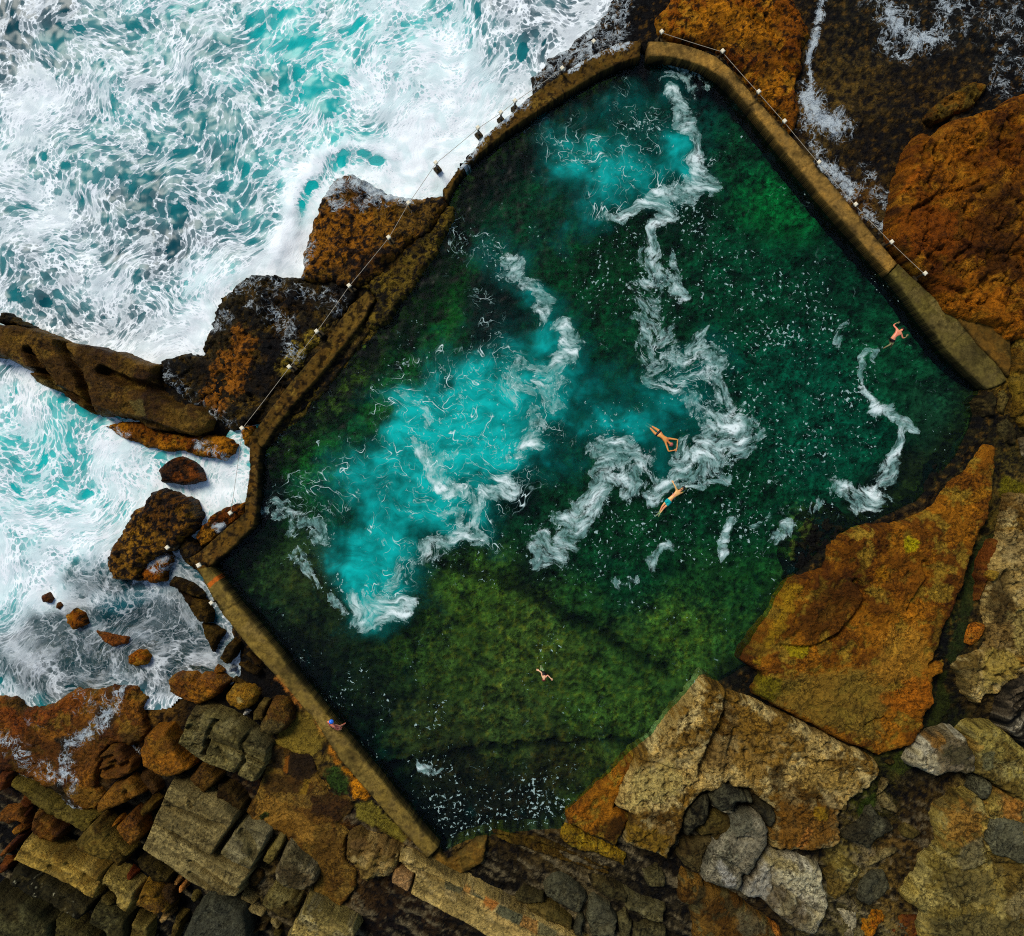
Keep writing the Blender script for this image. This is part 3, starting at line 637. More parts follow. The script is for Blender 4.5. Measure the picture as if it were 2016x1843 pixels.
        strand = t.math('MULTIPLY', t.ss(t.math('ADD', t.math('MULTIPLY', mid, .7), t.math('MULTIPLY', fine, .3)), .52, .64), .7)
        w4 = t.warp(adv, 1.2, .30, 2)
        sl1 = t.math('ABSOLUTE', t.math('SUBTRACT', t.noise(w4, .8, 3, .5).outputs[0], .5)); sl2 = t.math('ABSOLUTE', t.math('SUBTRACT', t.noise(w4, 2.0, 3, .55).outputs[0], .5))
        strand = t.math('MAXIMUM', t.math('MULTIPLY', strand, .8), t.math('MAXIMUM', t.math('MULTIPLY', t.ss(sl1, .03, .0), .8), t.math('MULTIPLY', t.ss(sl2, .03, .0), .5)))
        F = t.math('MULTIPLY', F, t.math('SUBTRACT', 1.0, lo)); F = t.math('ADD', F, t.math('MULTIPLY', strand, t.math('MULTIPLY', lo, .5)), clamp=True)
        op = turb
        white = (.86, .92, .92, 1)
        T = (.62, .80, .78)
        h = t.math('ADD', t.math('MULTIPLY', F, .8), t.math('MULTIPLY', mid, .8))
    bump = t.n('ShaderNodeBump', ins={'Strength': .35, 'Distance': .25, 'Height': h}).outputs[0]
    clear = t.n('ShaderNodeBsdfTransparent', ins={'Color': T + (1,)}).outputs[0]
    milky = t.n('ShaderNodeBsdfDiffuse', ins={'Color': tint, 'Normal': bump}).outputs[0]
    body = t.n('ShaderNodeMixShader', ins={0: op, 1: clear, 2: milky}).outputs[0]
    fr = t.math('MULTIPLY', t.n('ShaderNodeFresnel', ins={'IOR': 1.33}).outputs[0], .5)
    gl = t.n('ShaderNodeBsdfGlossy', ins={'Color': (1, 1, 1, 1), 'Roughness': .22}).outputs[0]
    body = t.n('ShaderNodeMixShader', ins={0: fr, 1: body, 2: gl}).outputs[0]
    fd = t.n('ShaderNodeBsdfDiffuse', ins={'Color': white, 'Normal': bump}).outputs[0]
    t.out(t.n('ShaderNodeMixShader', ins={0: F, 1: body, 2: fd}).outputs[0])
    return m

POOL_Z = 0.15
def build_pool_water():
    x0, y0 = POOLWORLD.min(0) - .8; x1, y1 = POOLWORLD.max(0) + .8
    X, Y = np.meshgrid(np.arange(x0, x1, .08), np.arange(y0, y1, .08))
    U = X * PX + U0; V = V0 - Y * PX
    d = sdf(X, Y, POOLWORLD)
    a = fbm(X * .7, Y * .7, 4, 61); b = fbm(X * .7 + 30, Y * .7, 4, 62)
    a2 = fbm(X * 2.5, Y * 2.5, 3, 63); b2 = fbm(X * 2.5 + 30, Y * 2.5, 3, 64)
    AX, AY = swirl_back(X, Y, ((1.7, .006, 6), (.8, .018, 6), (.38, .04, 8)), 65)
    Uw, Vw = AX * PX + U0, V0 - AY * PX
    foam = strokes(Uw, Vw, [(p, r * 1.45, val * .93) for p, r, val in FOAM])
    f0 = np.zeros(U.shape)
    for (u, v, r, val) in TURB:
        f0 = 1 - (1 - f0) * (1 - np.clip(val, 0, .97) * .85 * np.exp(-((Uw + 14 * a - u) ** 2 + (Vw + 14 * b - v) ** 2) / (r * 1.05) ** 2))
    for (u, v, r, val) in DARK:
        f0 *= 1 - val * np.exp(-((U + 25 * a - u) ** 2 + (V + 25 * b - v) ** 2) / r ** 2)
    turb = f0 * 1.08
    lace = strokes(Uw, Vw, LACE); fleck = strokes(Uw, Vw, FLECK)
    deep, light = lin((0, 88, 80)), lin((8, 182, 174))
    tint = deep + (light - deep) * sstep(.40, 1.05, f0 + .35 * a + .15 * a2)[..., None]
    Z = POOL_Z + .03 * a + .02 * a2
    me = grid_mesh('pool_water', X, Y, Z, keep=d > -.12, attrs={'foam': ('F', foam), 'turb': ('F', turb), 'lace': ('F', lace), 'fleck': ('F', fleck), 'adv': ('V', np.stack([AX, AY, 0 * AX], -1)), 'tint': ('C', tint)})
    o = link('pool_water', me, water_material('pool_water', 'pool'))
    tag(o, 'green and turquoise water of the rock pool with drifting foam', 'water', kind='structure')

def build_sea():
    xs = axis(-27, 12, .11); ys = axis(-14, 25, .11)
    X, Y = np.meshgrid(xs, ys)
    U = X * PX + U0; V = V0 - Y * PX
    d = sdf(X, Y, SEAWORLD)
    a = fbm(X * .5, Y * .5, 4, 71); b = fbm(X * .5 + 30, Y * .5, 4, 72)
    Uw, Vw = U + 30 * a, V + 30 * b
    AX, AY = swirl_back(X, Y, ((.7, .02, 5), (.22, .09, 8)), 81)
    rr = math.radians(-42); AX, AY = (AX * math.cos(rr) - AY * math.sin(rr)) * .8, (AX * math.sin(rr) + AY * math.cos(rr)) * 1.1
    c = np.full(U.shape, .60)
    for (u, v, r, val) in [(15,15,45,-.5),(110,75,50,-.2),(215,60,50,-.18),(90,104,50,-.25),(130,150,40,-.25),(222,229,55,-.30),(250,376,70,-.35),(300,400,50,-.3),(387,250,60,-.32),(322,387,60,-.30),(465,358,70,-.32),(165,297,60,-.18),(358,330,50,-.28),(280,50,60,-.22),(500,430,50,-.2),(330,225,50,-.25),(430,300,60,-.22),(537,21,30,-.6),(560,80,32,-.55),(580,130,34,-.5),(640,190,40,-.4),(660,210,26,-.4),(545,290,40,-.25),(480,120,60,-.15),(620,60,40,-.2),(700,80,60,-.1),(1000,40,80,-.16),(1080,60,60,-.2),
                         (80,225,90,.25),(150,210,60,.2),(40,190,60,.2),(340,130,50,.15),(260,260,40,.15),(200,490,80,.1),(900,180,90,.38),(820,250,90,.4),(960,240,60,.35),(780,310,80,.4),(820,340,50,.5),(860,310,50,.4),(600,420,40,.6),(570,480,40,.7),(560,520,25,.8),(620,340,30,.4),(700,300,30,.25),(480,450,50,.3),(390,640,40,.5),(420,560,40,.35),(330,690,50,.3),(150,560,60,.12),(110,600,70,-.15),(60,610,60,-.15),(240,640,60,-.1),(740,120,60,.2),(880,90,70,.2),(1120,40,50,.1),(500,520,40,.25),
                         (60,820,60,.1),(60,880,70,-.12),(130,860,60,-.08),(30,760,50,.2),(220,920,60,.3),(280,960,50,.35),(60,1150,80,.5),(150,1080,70,.35),(120,1000,80,.12),(250,880,40,.25),(440,940,50,.5),(420,990,50,.55),(200,1020,40,.3),(30,1000,60,.0),(90,900,120,-.20),(200,1000,70,-.12)]:
        c += val * np.exp(-((Uw - u) ** 2 + (Vw - v) ** 2) / r ** 2)
    c += .35 * sstep(1.3, .0, np.abs(d)) * (V < 720)
    # the breaking swell that wraps round the outcrop
    crest = dline(Uw * .4 + U * .6, Vw * .4 + V * .6, [(548,500),(585,380),(625,315),(690,285),(760,300)])
    c += .6 * np.exp(-(crest / 16) ** 2)
    face = dline(Uw * .3 + U * .7, Vw * .3 + V * .7, [(590,440),(612,370),(650,325),(700,305),(745,318)])
    c -= 1.1 * np.exp(-(face / 15) ** 2)
    swirl = dline(Uw, Vw, [(660,280),(690,230),(740,215),(770,235)])
    c -= .2 * np.exp(-(swirl / 14) ** 2)
    deep, dark, aqua = lin((24, 118, 122)), lin((8, 70, 80)), lin((20, 176, 172))
    k = splat(Uw, Vw, [(540,20,50,1.),(575,110,50,1.),(650,200,45,.75),(640,360,50,.8),(300,150,160,.35),(200,300,120,.3),(690,310,40,.9),(700,240,60,.7),(900,200,120,.8),(760,150,100,.8),(820,60,80,.8),(500,330,70,.45),(20,20,80,-.8),(100,80,80,-.5),(300,400,90,-.5),(250,370,80,-.6),(430,580,60,.5),(120,600,100,-.3),(380,260,70,-.1),(60,900,90,.8),(150,950,120,.9),(440,950,80,.7),(80,1150,100,.6),(1050,60,80,-.6),(450,120,90,.3),(200,1190,60,-.5),(300,1200,90,-.8),(370,1260,60,-.5)], [0.])[..., 0]
    k = k + .5 * b
    tint = deep + (aqua - deep) * sstep(.1, .9, k)[..., None]
    tint = tint + (dark - tint) * sstep(.0, -.6, k)[..., None]
    # shallow surge at the south of the cove: clear water, only strands of foam
    sh = strokes(Uw, Vw, [([(200,1190),(300,1200),(400,1300)],85,1.),([(20,1265),(120,1215),(200,1160)],36,1.),([(40,1300),(180,1300)],90,1.),([(250,1290),(330,1320)],60,1.),([(60,1270),(180,1300),(120,1250)],75,1.),([(60,1340),(200,1350)],60,1.),([(140,1140),(260,1150)],34,.8),([(330,1130),(390,1200)],40,.8),([(360,1110),(400,1180)],26,.7)])
    lace = sh * .92
    turb = np.clip(1 - sh * .80 + .25 * a, .22, 1); tint = tint + (lin((36, 100, 108)) - tint) * (sh * .8)[..., None] ; turb = np.maximum(turb, sstep(1.2, .2, np.abs(dline(U, V, [(190,1180),(230,1190),(330,1150)]) / 30.)) * .7)
    c = c + .3 * strokes(Uw, Vw, [([(60,1280),(110,1330)],40,1.),([(385,1300),(415,1310)],25,1.)])
    lace *= 1 - .55 * strokes(Uw, Vw, [([(20,1260),(70,1300),(120,1370)],36,1.),([(330,1290),(300,1340)],14,1.),([(370,1310),(410,1310)],18,1.),([(130,1190),(200,1170),(300,1150)],22,1.)])
    dist = np.maximum(np.hypot(X, Y) - 38, 0)
    Z = .18 * fbm(X * .22, Y * .22, 3, 75) + .12 * fbm(X * .7, Y * .7, 3, 76) * (dist < 60) + .015 * fbm(X * 2.2, Y * 2.2, 3, 77) * (dist < 20)
    Z += .22 * np.exp(-(crest / 26) ** 2) * (V < 700)
    Z = np.where(sh > .3, np.minimum(Z, .08), Z)
    Z = Z - .06
    dl = sdf(X, Y, POOLWORLD)
    me = grid_mesh('sea', X, Y, Z, keep=(d > -1.1) & (dl < -.35), attrs={'foam': ('F', c), 'turb': ('F', turb), 'lace': ('F', lace), 'adv': ('V', np.stack([AX, AY, 0 * AX], -1)), 'tint': ('C', tint)})
    o = link('sea', me, water_material('sea_water', 'sea'))
    tag(o, 'white foaming turquoise surf breaking against the rocks', 'sea', kind='structure')
# ---------------------------------------------------------------- build the setting
build_shelf(); build_pool_floor(); build_pool_water(); build_sea()

# ---------------------------------------------------------------- concrete walls and walkways
BLK = ((12, 14, 8), .60)
WALL = dict(base=-2.6, slope=17.0, edge=.07, side=BLK, cat='wall', step=.05)
rock('pool_wall', 'smooth tan concrete walkway curving round the north corner down the east side', '3',
     [(-51,222),(40,226),(140,240),(250,275),(330,312),(400,370),(560,560),(760,770),(1000,1050),(1200,1300),(1325,1450),(1270,1505),(1000,1200),(800,960),(560,660),(460,540),(400,470),(330,410),(260,370),(180,340),(80,315),(-51,308)],
     .9, 'conc', cracks=[([(318,392),(375,342)],.05,.05),([(500,590),(550,560)],.05,.05),([(800,925),(850,895)],.05,.04),([(950,1120),(1000,1085)],.05,.04),([(1110,1320),(1160,1290)],.05,.04)], **WALL)
rock('pool_wall', 'older mossy grey walkway with patched slabs at the east corner of the pool', '3',
     [(1328,1450),(1500,1610),(1700,1800),(1830,1940),(1930,2090),(1880,2120),(1815,2145),(1700,2040),(1620,1960),(1430,1715),(1350,1600),(1272,1506)],
     .84, 'conc2', cracks=[([(1470,1710),(1560,1640)],.05,.04),([(1620,1900),(1700,1820)],.05,.04),([(1330,1470),(1650,1800),(1900,2080)],.05,.05)],
     patches=[([(1490,1660),(1560,1620),(1620,1690),(1560,1740)],(112,100,56),.03,.7),([(1660,1930),(1720,1890),(1770,1950),(1710,1990)],(70,62,34),.03,.7)], **WALL)
rock('concrete_apron', 'triangular brown concrete apron beside the mossy east walkway', '6',
     [(1650,100),(1780,15),(1850,60),(1940,200),(1955,330),(1940,425),(1760,240)], .95, 'conc2', base=-.5, edge=.08, cat='paving', kw=dict(c=[(96,70,24),(82,58,18),(108,84,34)]))
rock('pool_wall', 'seaward wall of dark speckled concrete, narrow stretch along the north-west', '2',
     [(600,1040),(710,900),(830,745),(940,655),(1050,552),(1180,455),(1300,375),(1430,300),(1560,237),(1690,217),(1690,308),(1520,372),(1400,440),(1250,530),(1100,630),(960,722),(840,820),(720,920),(665,1010),(620,1110)],
     .8, 'conc3', cracks=[([(1680,220),(1684,310)],.06,.05),([(1190,470),(1230,540)],.05,.04)], wash=[([(700,900),(830,745),(1050,560)],.30,.75),([(1300,380),(1430,310),(1620,240)],.22,.7)], **WALL)
rock('pool_wall', 'seaward wall of dark speckled concrete, wide straight stretch along the west', 'o',
     [(492,858),(560,768),(640,672),(690,600),(722,573),(738,588),(710,640),(640,727),(570,807),(515,882)],
     .75, 'conc3', cracks=[([(505,868),(600,755),(700,632),(728,585)],.05,.04)], patches=[([(690,602),(722,575),(738,590),(705,640),(660,665)],(98,76,28),.15,.8)], **WALL)
rock('pool_wall', 'bent speckled concrete wall closing the western gap above the surf', '4',
     [(1365,745),(1372,900),(1358,1050),(1340,1170),(1225,1270),(1105,1375),(1035,1420),(1105,1520),(1150,1470),(1270,1370),(1395,1245),(1412,1180),(1420,1000),(1432,800),(1405,745)],
     .78, 'conc3', kw=dict(c=[(96,70,22),(72,50,14),(108,82,34)]), **WALL)
sw = rock('pool_wall', 'long straight tan concrete wall with orange band along the south-west side', 'o',
     [(389,1120),(413,1116),(468,1188),(532,1264),(619,1374),(656,1420),(739,1519),(827,1628),(864,1669),(842,1691),(803,1650),(731,1569),(667,1494),(619,1419),(547,1337),(494,1280),(437,1210),(405,1155)],
     .9, 'conc4', cracks=[([(435,1205),(468,1190)],.05,.05),([(706,1530),(730,1515)],.05,.04),([(500,1262),(560,1338),(640,1434),(740,1556)],.04,.03)],
     patches=[([(408,1150),(428,1133),(433,1140),(413,1157)],(176,92,26),.02,.95),([(545,1330),(560,1345),(590,1385),(570,1380)],(146,104,40),.15,.6)], **WALL)
rock('concrete_ramp', 'worn ochre concrete ramp closing the southern corner of the pool', 'E',
     [(250,1150),(350,1060),(430,1165),(560,1070),(690,965),(790,960),(760,1180),(640,1260),(500,1320),(270,1200)], .55, 'conc4', base=-2.2, edge=.12, slope=14, cat='paving', side=((30,26,10),.2),
     kw=dict(c=[(104,78,28),(82,60,18),(112,90,36)], rough=.05))
rock('stone_path', 'cream stone path patched with grey and orange flags at the bottom', 'E',
     [(0,1100),(260,1190),(600,1380),(900,1530),(1250,1690),(1560,1850),(1700,1930),(900,1940),(740,1842),(560,1722),(200,1540),(85,1475),(120,1350),(140,1290),(10,1220),(-20,1190)], 1.25, 'tan', base=-.5, edge=.10, cat='path', step=.05,
     patches=[([(895,1560),(1110,1655),(1072,1742),(848,1648)],(78,80,58),.02,.95),([(770,1490),(892,1545),(830,1632),(742,1572)],(162,104,44),.03,.95),([(650,1450),(752,1498),(738,1540),(640,1482)],(92,90,60),.02,.9),
              ([(580,1380),(642,1418),(622,1492),(560,1440)],(158,114,54),.03,.9),([(400,1370),(570,1405),(550,1472),(410,1425)],(82,82,58),.03,.9),([(1110,1655),(1242,1712),(1230,1830),(1078,1742)],(138,100,48),.03,.9),([(1250,1715),(1420,1800),(1400,1860),(1240,1830)],(92,88,58),.03,.9),
              ([(640,1500),(900,1650),(1200,1850),(1050,1850),(760,1620)],(172,146,84),.10,.8)],
     kw=dict(c=[(146,126,72),(124,106,58),(168,148,94)], rough=.04, k=np.array([1.1,1.05,.95])), cracks=[([(0,1200),(330,1320),(560,1460),(760,1560)],.05,.05),([(120,1300),(100,1400)],.12,.15)])
rock('paving_stone', 'pink square stone set in the end of the cream path', 'B', [(1745,1262),(1800,1245),(1915,1310),(1900,1400),(1870,1468),(1715,1375)], 1.3, 'tan', base=-.4, edge=.08, cat='paving stone', kw=dict(c=[(156,122,78),(132,100,60),(168,136,92)], strat=(0, .1)))
rock('stone_block', 'big cream stone with white rim leading into the flagged path', 'B', [(1305,970),(1350,940),(1410,912),(1600,1000),(1818,1105),(1765,1250),(1690,1362),(1580,1350),(1500,1390),(1430,1350),(1395,1245),(1310,1175)], 1.4, 'cream', cat='rock',
     patches=[([(1345,990),(1450,970),(1500,1010),(1430,1060),(1350,1040)],(92,70,40),.1,.6)], kw=dict(c=[(150,126,74),(104,86,42),(166,146,92)]))

# ---------------------------------------------------------------- rock outcrops and slabs
R = rock
R('rock_outcrop', 'golden speckled outcrop at the top behind the curved walkway', '3', [(0,165),(-10,60),(60,20),(110,-60),(740,-60),(805,60),(862,180),(805,250),(815,350),(775,470),(795,560),(782,690),(750,715),(560,505),(372,285),(190,228),(60,195)], .95, 'gold', edge=.5,
  patches=[([(620,80),(740,-40),(860,170),(790,300),(700,200)],(140,78,14),.4,.7),([(640,540),(780,480),(790,700),(740,700)],(104,54,10),.3,.7)], kw=dict(spk=((20,14,6),.12,.9)), cracks=[([(600,80),(640,200),(720,330),(790,420)],.14,.2),([(480,0),(560,120)],.12,.1)])
R('rock_outcrop', 'huge rust brown outcrop on the right edge beside the east walkway', '3', [(2140,440),(2016,500),(1900,560),(1800,592),(1640,642),(1565,712),(1480,712),(1400,800),(1375,900),(1340,1050),(1312,1200),(1312,1330),(1400,1440),(1530,1560),(1640,1720),(1760,1760),(1870,1780),(1960,1860),(2160,1870)], 1.7, 'rust', edge=.6, step=.07,
  cracks=[([(1830,620),(1850,760),(1960,800)],.12,.2),([(1540,790),(1550,900),(1500,1000)],.1,.12),([(1760,900),(1800,980),(1700,1040),(1560,1060),(1400,1160)],.10,.14),([(1900,700),(1890,860),(1990,900)],.14,.2),([(1700,1150),(1760,1250),(1740,1350),(1640,1420)],.10,.14),([(1820,1400),(1840,1500),(1790,1560)],.35,.35),([(1500,1410),(1540,1450)],.3,.4),([(1960,1560),(1930,1700),(1990,1750)],.1,.15),([(1560,1560),(1700,1600),(1760,1700)],.1,.14)],
  patches=[([(1440,900),(1470,960),(1400,1060),(1350,1050)],(176,96,18),.15,.6),([(1340,1200),(1560,1080),(1680,1200),(1600,1400),(1400,1420)],(124,64,10),.3,.7),([(1720,1000),(2000,950),(2020,1500),(1800,1520)],(62,36,10),.8,.7),([(1480,720),(1700,640),(1900,720),(1560,800)],(134,82,20),.4,.5)], kw=dict(terr=.22, tf=.55, rough=.16))
R('rock_ledge', 'low olive ledge edged with orange above the rust outcrop, upper right', '3', [(1475,650),(1500,590),(1560,540),(1660,480),(1760,430),(1840,450),(1800,520),(1760,580),(1640,625),(1530,680)], .8, 'moss', kw=dict(c=[(96,78,26),(74,58,16),(128,86,22)]))
R('rock_slab', 'long orange slab with yellow lichen blots on the south-east bank of the pool', '6',
  [(1830,785),(1872,800),(1872,950),(1852,1120),(1800,1260),(1735,1420),(1682,1580),(1640,1700),(1590,1830),(1545,1945),(1510,2014),(1600,1992),(1580,2064),(1540,2080),(1530,2220),(1490,2280),(1480,2370),(1400,2460),(1220,2520),(1140,2470),(1000,2430),(850,2344),(600,2214),(530,2174),(580,2064),(490,1994),(560,1880),(640,1764),(700,1650),(760,1545),(930,1480),(960,1385),(1050,1290),(1200,1245),(1380,1222),(1540,1135),(1625,1010),(1740,920)],
  1.3, 'slab', edge=.3, step=.065, cracks=[([(1095,1545),(1145,1620),(1130,1700),(1060,1790),(960,1880)],.26,.4),([(1480,1450),(1500,1530),(1450,1610),(1400,1710)],.30,.3),([(690,1905),(790,1915),(880,1910),(1000,1850)],.1,.15),([(1590,1830),(1660,1650),(1800,1300),(1850,1130)],.12,.2),([(540,2170),(640,2230)],.1,.1),([(1140,2340),(1250,2300)],.1,.1)],
  patches=[([(1360,1310),(1390,1290),(1430,1340),(1420,1380),(1370,1390)],(158,146,10),.10,.9),([(1200,1480),(1250,1465),(1300,1510),(1280,1560),(1220,1550)],(164,110,14),.10,.8),([(690,1900),(860,1912),(790,1965),(730,1960)],(146,132,16),.1,.85),([(640,1780),(700,1650),(760,1560),(790,1600),(700,1760),(640,1900),(540,1990)],(150,120,24),.3,.7),([(560,2060),(680,2080),(690,2170),(620,2220),(540,2170)],(96,92,12),.15,.8),
           ([(900,1560),(1080,1560),(1120,1680),(1000,1840),(860,1880),(760,1780)],(80,46,10),.35,.85),([(1300,1800),(1420,1790),(1520,1980),(1460,2080),(1100,2200),(1000,2060),(1200,2000)],(160,116,40),.4,.7),([(700,2080),(1100,2030),(1280,2140),(1200,2420),(900,2330),(640,2200)],(116,98,40),.4,.75),([(1240,2180),(1480,2040),(1540,2220),(1340,2280)],(156,88,16),.3,.75),([(1700,1130),(1860,1010),(1850,800),(1740,940)],(112,66,12),.25,.6),([(1660,1120),(1790,1020),(1840,1060),(1740,1120)],(166,112,26),.1,.7),([(1280,1400),(1480,1420),(1420,1620),(1200,1650)],(86,44,8),.4,.6)], kw=dict(rough=.14))
R('rock_slab', 'broad cream and brown slab split by a dark cleft at the southern bank', '9',
  [(270,435),(400,500),(590,570),(850,700),(1130,840),(1222,880),(1230,960),(1150,1050),(1090,1090),(1020,1160),(1010,1330),(950,1370),(640,1370),(610,1290),(670,1170),(565,1090),(520,1040),(430,1030),(400,1000),(320,1050),(250,1055),(204,1098),(149,1171),(125,1294),(52,1416),(-180,1330),(-132,1177),(-229,1129),(-170,970),(-110,860),(-30,800),(60,690),(170,560),(240,480)],
  1.5, 'cream', edge=.25, step=.06, cracks=[([(392,505),(385,600),(330,720),(265,880),(245,960)],.30,.6),([(820,860),(880,890),(960,880)],.2,.2),([(-110,870),(20,900),(180,960)],.15,.15),([(430,700),(400,860)],.25,.25),([(160,1030),(250,980),(240,900)],.08,.1)],
  patches=[([(430,560),(700,660),(720,820),(560,1000),(430,900)],(120,90,30),.5,.8),([(660,1080),(1000,1140),(980,1360),(660,1350)],(104,70,20),.4,.85),([(-180,1200),(60,1280),(40,1400),(-170,1320)],(110,86,24),.2,.9),([(-150,960),(60,860),(160,1000),(40,1130),(-150,1120)],(160,146,86),.4,.7),([(740,940),(900,860),(1080,980),(940,1060)],(156,130,66),.4,.7),([(900,1040),(960,1060),(1000,1130),(940,1130)],(150,134,90),.1,.7),([(860,1120),(940,1130),(940,1200),(860,1190)],(128,100,20),.05,.9),([(600,920),(700,900),(710,1030),(620,1040)],(44,32,12),.25,.8),([(760,1340),(830,1230),(860,1260),(800,1370)],(150,98,40),.05,.8)], kw=dict(terr=.08, tf=.8))
R('rock_slab', 'narrow orange wedge of rock between pool edge and cream slab', 'F', [(-300,755),(-240,735),(-130,620),(-20,510),(140,370),(300,215),(335,240),(240,440),(140,690),(285,775),(215,900),(150,1045),(-100,935),(-290,835)], .9, 'slab', edge=.2, patches=[([(-250,760),(-80,640),(-40,820),(-160,850)],(164,98,20),.2,.6),([(-80,900),(150,780),(260,790),(150,1030)],(52,34,10),.25,.85)])
R('rock_ledge', 'low yellow green ledge under the orange wedge at the pool edge', 'E', [(1420,980),(1490,850),(1560,855),(1740,965),(1880,1030),(2030,1095),(2060,1130),(2020,1215),(1880,1175),(1700,1100),(1560,1065)], .75, 'moss', kw=dict(c=[(132,106,20),(104,80,18),(142,122,34)]))
R('rock_ledge', 'thin layered brown ledges stepping into the pool beside the ramp', 'E', [(830,905),(900,912),(1100,960),(1250,975),(1400,1015),(1600,1095),(1900,1240),(1890,1300),(1700,1240),(1500,1180),(1200,1085),(960,1010),(850,965)], .5, 'olive', edge=.12, cracks=[([(850,940),(1100,1000),(1400,1090),(1880,1270)],.14,.25),([(1000,940),(1300,1030),(1600,1150)],.1,.15)], kw=dict(c=[(96,78,26),(70,52,16),(116,94,36)]))
R('boulder', 'smooth pillow shaped grey boulder with a white fold, lower middle', 'F', [(1030,740),(1190,720),(1240,780),(1480,800),(1540,920),(1530,1060),(1440,1220),(1340,1350),(1270,1478),(1100,1440),(950,1390),(935,1300),(990,1180),(1010,1090),(1060,1020),(1190,900),(1180,770)], 1.9, 'pale', edge=.5, kw=dict(c=[(112,106,86),(84,82,66),(136,130,108)], rough=.06, pit=.02, strat=(60,.2)), cracks=[([(1050,1160),(1160,1200),(1260,1280),(1320,1350)],.28,.3),([(1260,970),(1380,980)],.14,.14)], patches=[([(1030,1180),(1100,1200),(1240,1340),(1240,1430),(1120,1390)],(158,156,146),.15,.75)])
R('boulder', 'lumpy grey barnacled rock lying against the top of the pillow boulder', 'F', [(1020,640),(1060,560),(1130,512),(1260,560),(1395,625),(1390,670),(1250,670),(1220,740),(1100,745),(1030,715)], 1.75, 'grey', edge=.35, kw=dict(spk=((28,28,24),.05,.8), rough=.12))
R('boulder', 'rough dark knob at the upper right shoulder of the pillow boulder', 'F', [(1400,720),(1480,690),(1560,700),(1605,760),(1580,850),(1545,900),(1480,800)], 1.7, 'grey', edge=.3, kw=dict(spk=((30,30,26),.05,.8), rough=.12))
R('boulder', 'dark barnacled rock wedged left of the pillow boulder', 'F', [(830,700),(860,640),(950,612),(1005,640),(1000,740),(975,800),(860,930),(775,975),(755,850),(790,760)], 1.6, 'grey', edge=.3, kw=dict(c=[(72,70,54),(50,48,36),(94,92,74)], spk=((18,18,14),-.02,.9), rough=.13))
R('boulder', 'flat olive stone tucked under the left flank of the pillow boulder', 'F', [(905,900),(960,820),(1040,778),(1185,765),(1195,890),(1120,980),(1050,1000),(1010,940),(900,960)], 1.45, 'olive', edge=.15, kw=dict(strat=(0,.1)))
R('rock', 'brown pitted rock below the olive stone, left of the pillow boulder', 'F', [(690,1150),(740,1010),(880,985),(1010,960),(1035,1020),(960,1120),(930,1300),(900,1310),(770,1250)], 1.2, 'dark', kw=dict(c=[(88,76,46),(60,50,28),(108,94,60)], rough=.13))
R('rock_slab', 'whitish fluted slab at the bottom right of the pillow boulder', 'F', [(1470,1190),(1530,1105),(1640,1130),(1780,1150),(1990,1220),(2030,1400),(2075,1570),(2040,1680),(1960,1860),(1800,1830),(1650,1720),(1580,1650),(1440,1530),(1280,1495),(1400,1310)], 1.5, 'pale', edge=.25, step=.06,
  patches=[([(1290,1490),(1400,1310),(1490,1200),(1570,1330),(1520,1500),(1400,1530)],(142,140,128),.2,.8),([(1640,1260),(1960,1260),(2060,1560),(1900,1560),(1760,1430)],(178,172,140),.5,.8),([(1480,1130),(1820,1160),(1800,1260),(1560,1240)],(132,118,70),.2,.7)], cracks=[([(1560,1250),(1580,1430),(1680,1620)],.14,.2),([(1640,1400),(1800,1540),(1960,1640)],.08,.1)], kw=dict(rough=.12, strat=(70,.2)))
R('rock_slab', 'rust stained flat slab at the bottom centre right beneath the boulder', 'F', [(720,1400),(755,1270),(850,1310),(942,1342),(950,1400),(1100,1450),(1260,1502),(1360,1620),(1500,1700),(1640,1800),(1700,1960),(860,1960),(850,1710),(820,1590),(730,1570)], 1.2, 'slab', kw=dict(c=[(122,88,34),(92,66,26),(104,96,62)], rough=.08), patches=[([(1530,1740),(1640,1760),(1860,1900),(1600,1880)],(166,104,40),.05,.9),([(830,1560),(900,1400),(940,1420),(900,1600)],(50,44,26),.15,.9),([(1200,1600),(1400,1640),(1500,1760),(1300,1900)],(84,82,66),.3,.7)])
# broken strata at the bottom middle
for pts, lab, c in [([(1300,1420),(1340,1360),(1460,1305),(1620,1420),(1690,1500),(1610,1650),(1440,1565),(1310,1490)], 'squarish pinkish grey block in the dark broken strata', 'grey'),
                    ([(1700,1530),(1760,1510),(1900,1590),(1970,1700),(1940,1870),(1720,1860),(1680,1690)], 'squarish grey block right of the pinkish one in the broken strata', 'grey'),
                    ([(1560,1780),(1620,1670),(1660,1700),(1640,1860),(1570,1850)], 'narrow pale block between two dark joints in the strata', 'grey'),
                    ([(1700,1340),(1800,1330),(1990,1420),(2080,1480),(2040,1560),(1900,1530),(1740,1440)], 'ribbed brown block above the grey strata blocks', 'dark'),
                    ([(1140,1590),(1250,1560),(1420,1620),(1560,1720),(1540,1800),(1330,1720),(1160,1640)], 'pale layered strip beside the flagged path', 'olive'),
                    ([(1040,1540),(1120,1440),(1290,1500),(1300,1560),(1160,1580)], 'crumbly dark rock above the pale layered strip', 'dark')]:
    R('strata_block', lab, 'E', pts, .95 + .1 * random.random(), c, edge=.15, group='blocks of the broken strata', tilt=(random.uniform(-.05, .05), random.uniform(-.05, .05)), kw=dict(strat=(-28,.35), rough=.09))
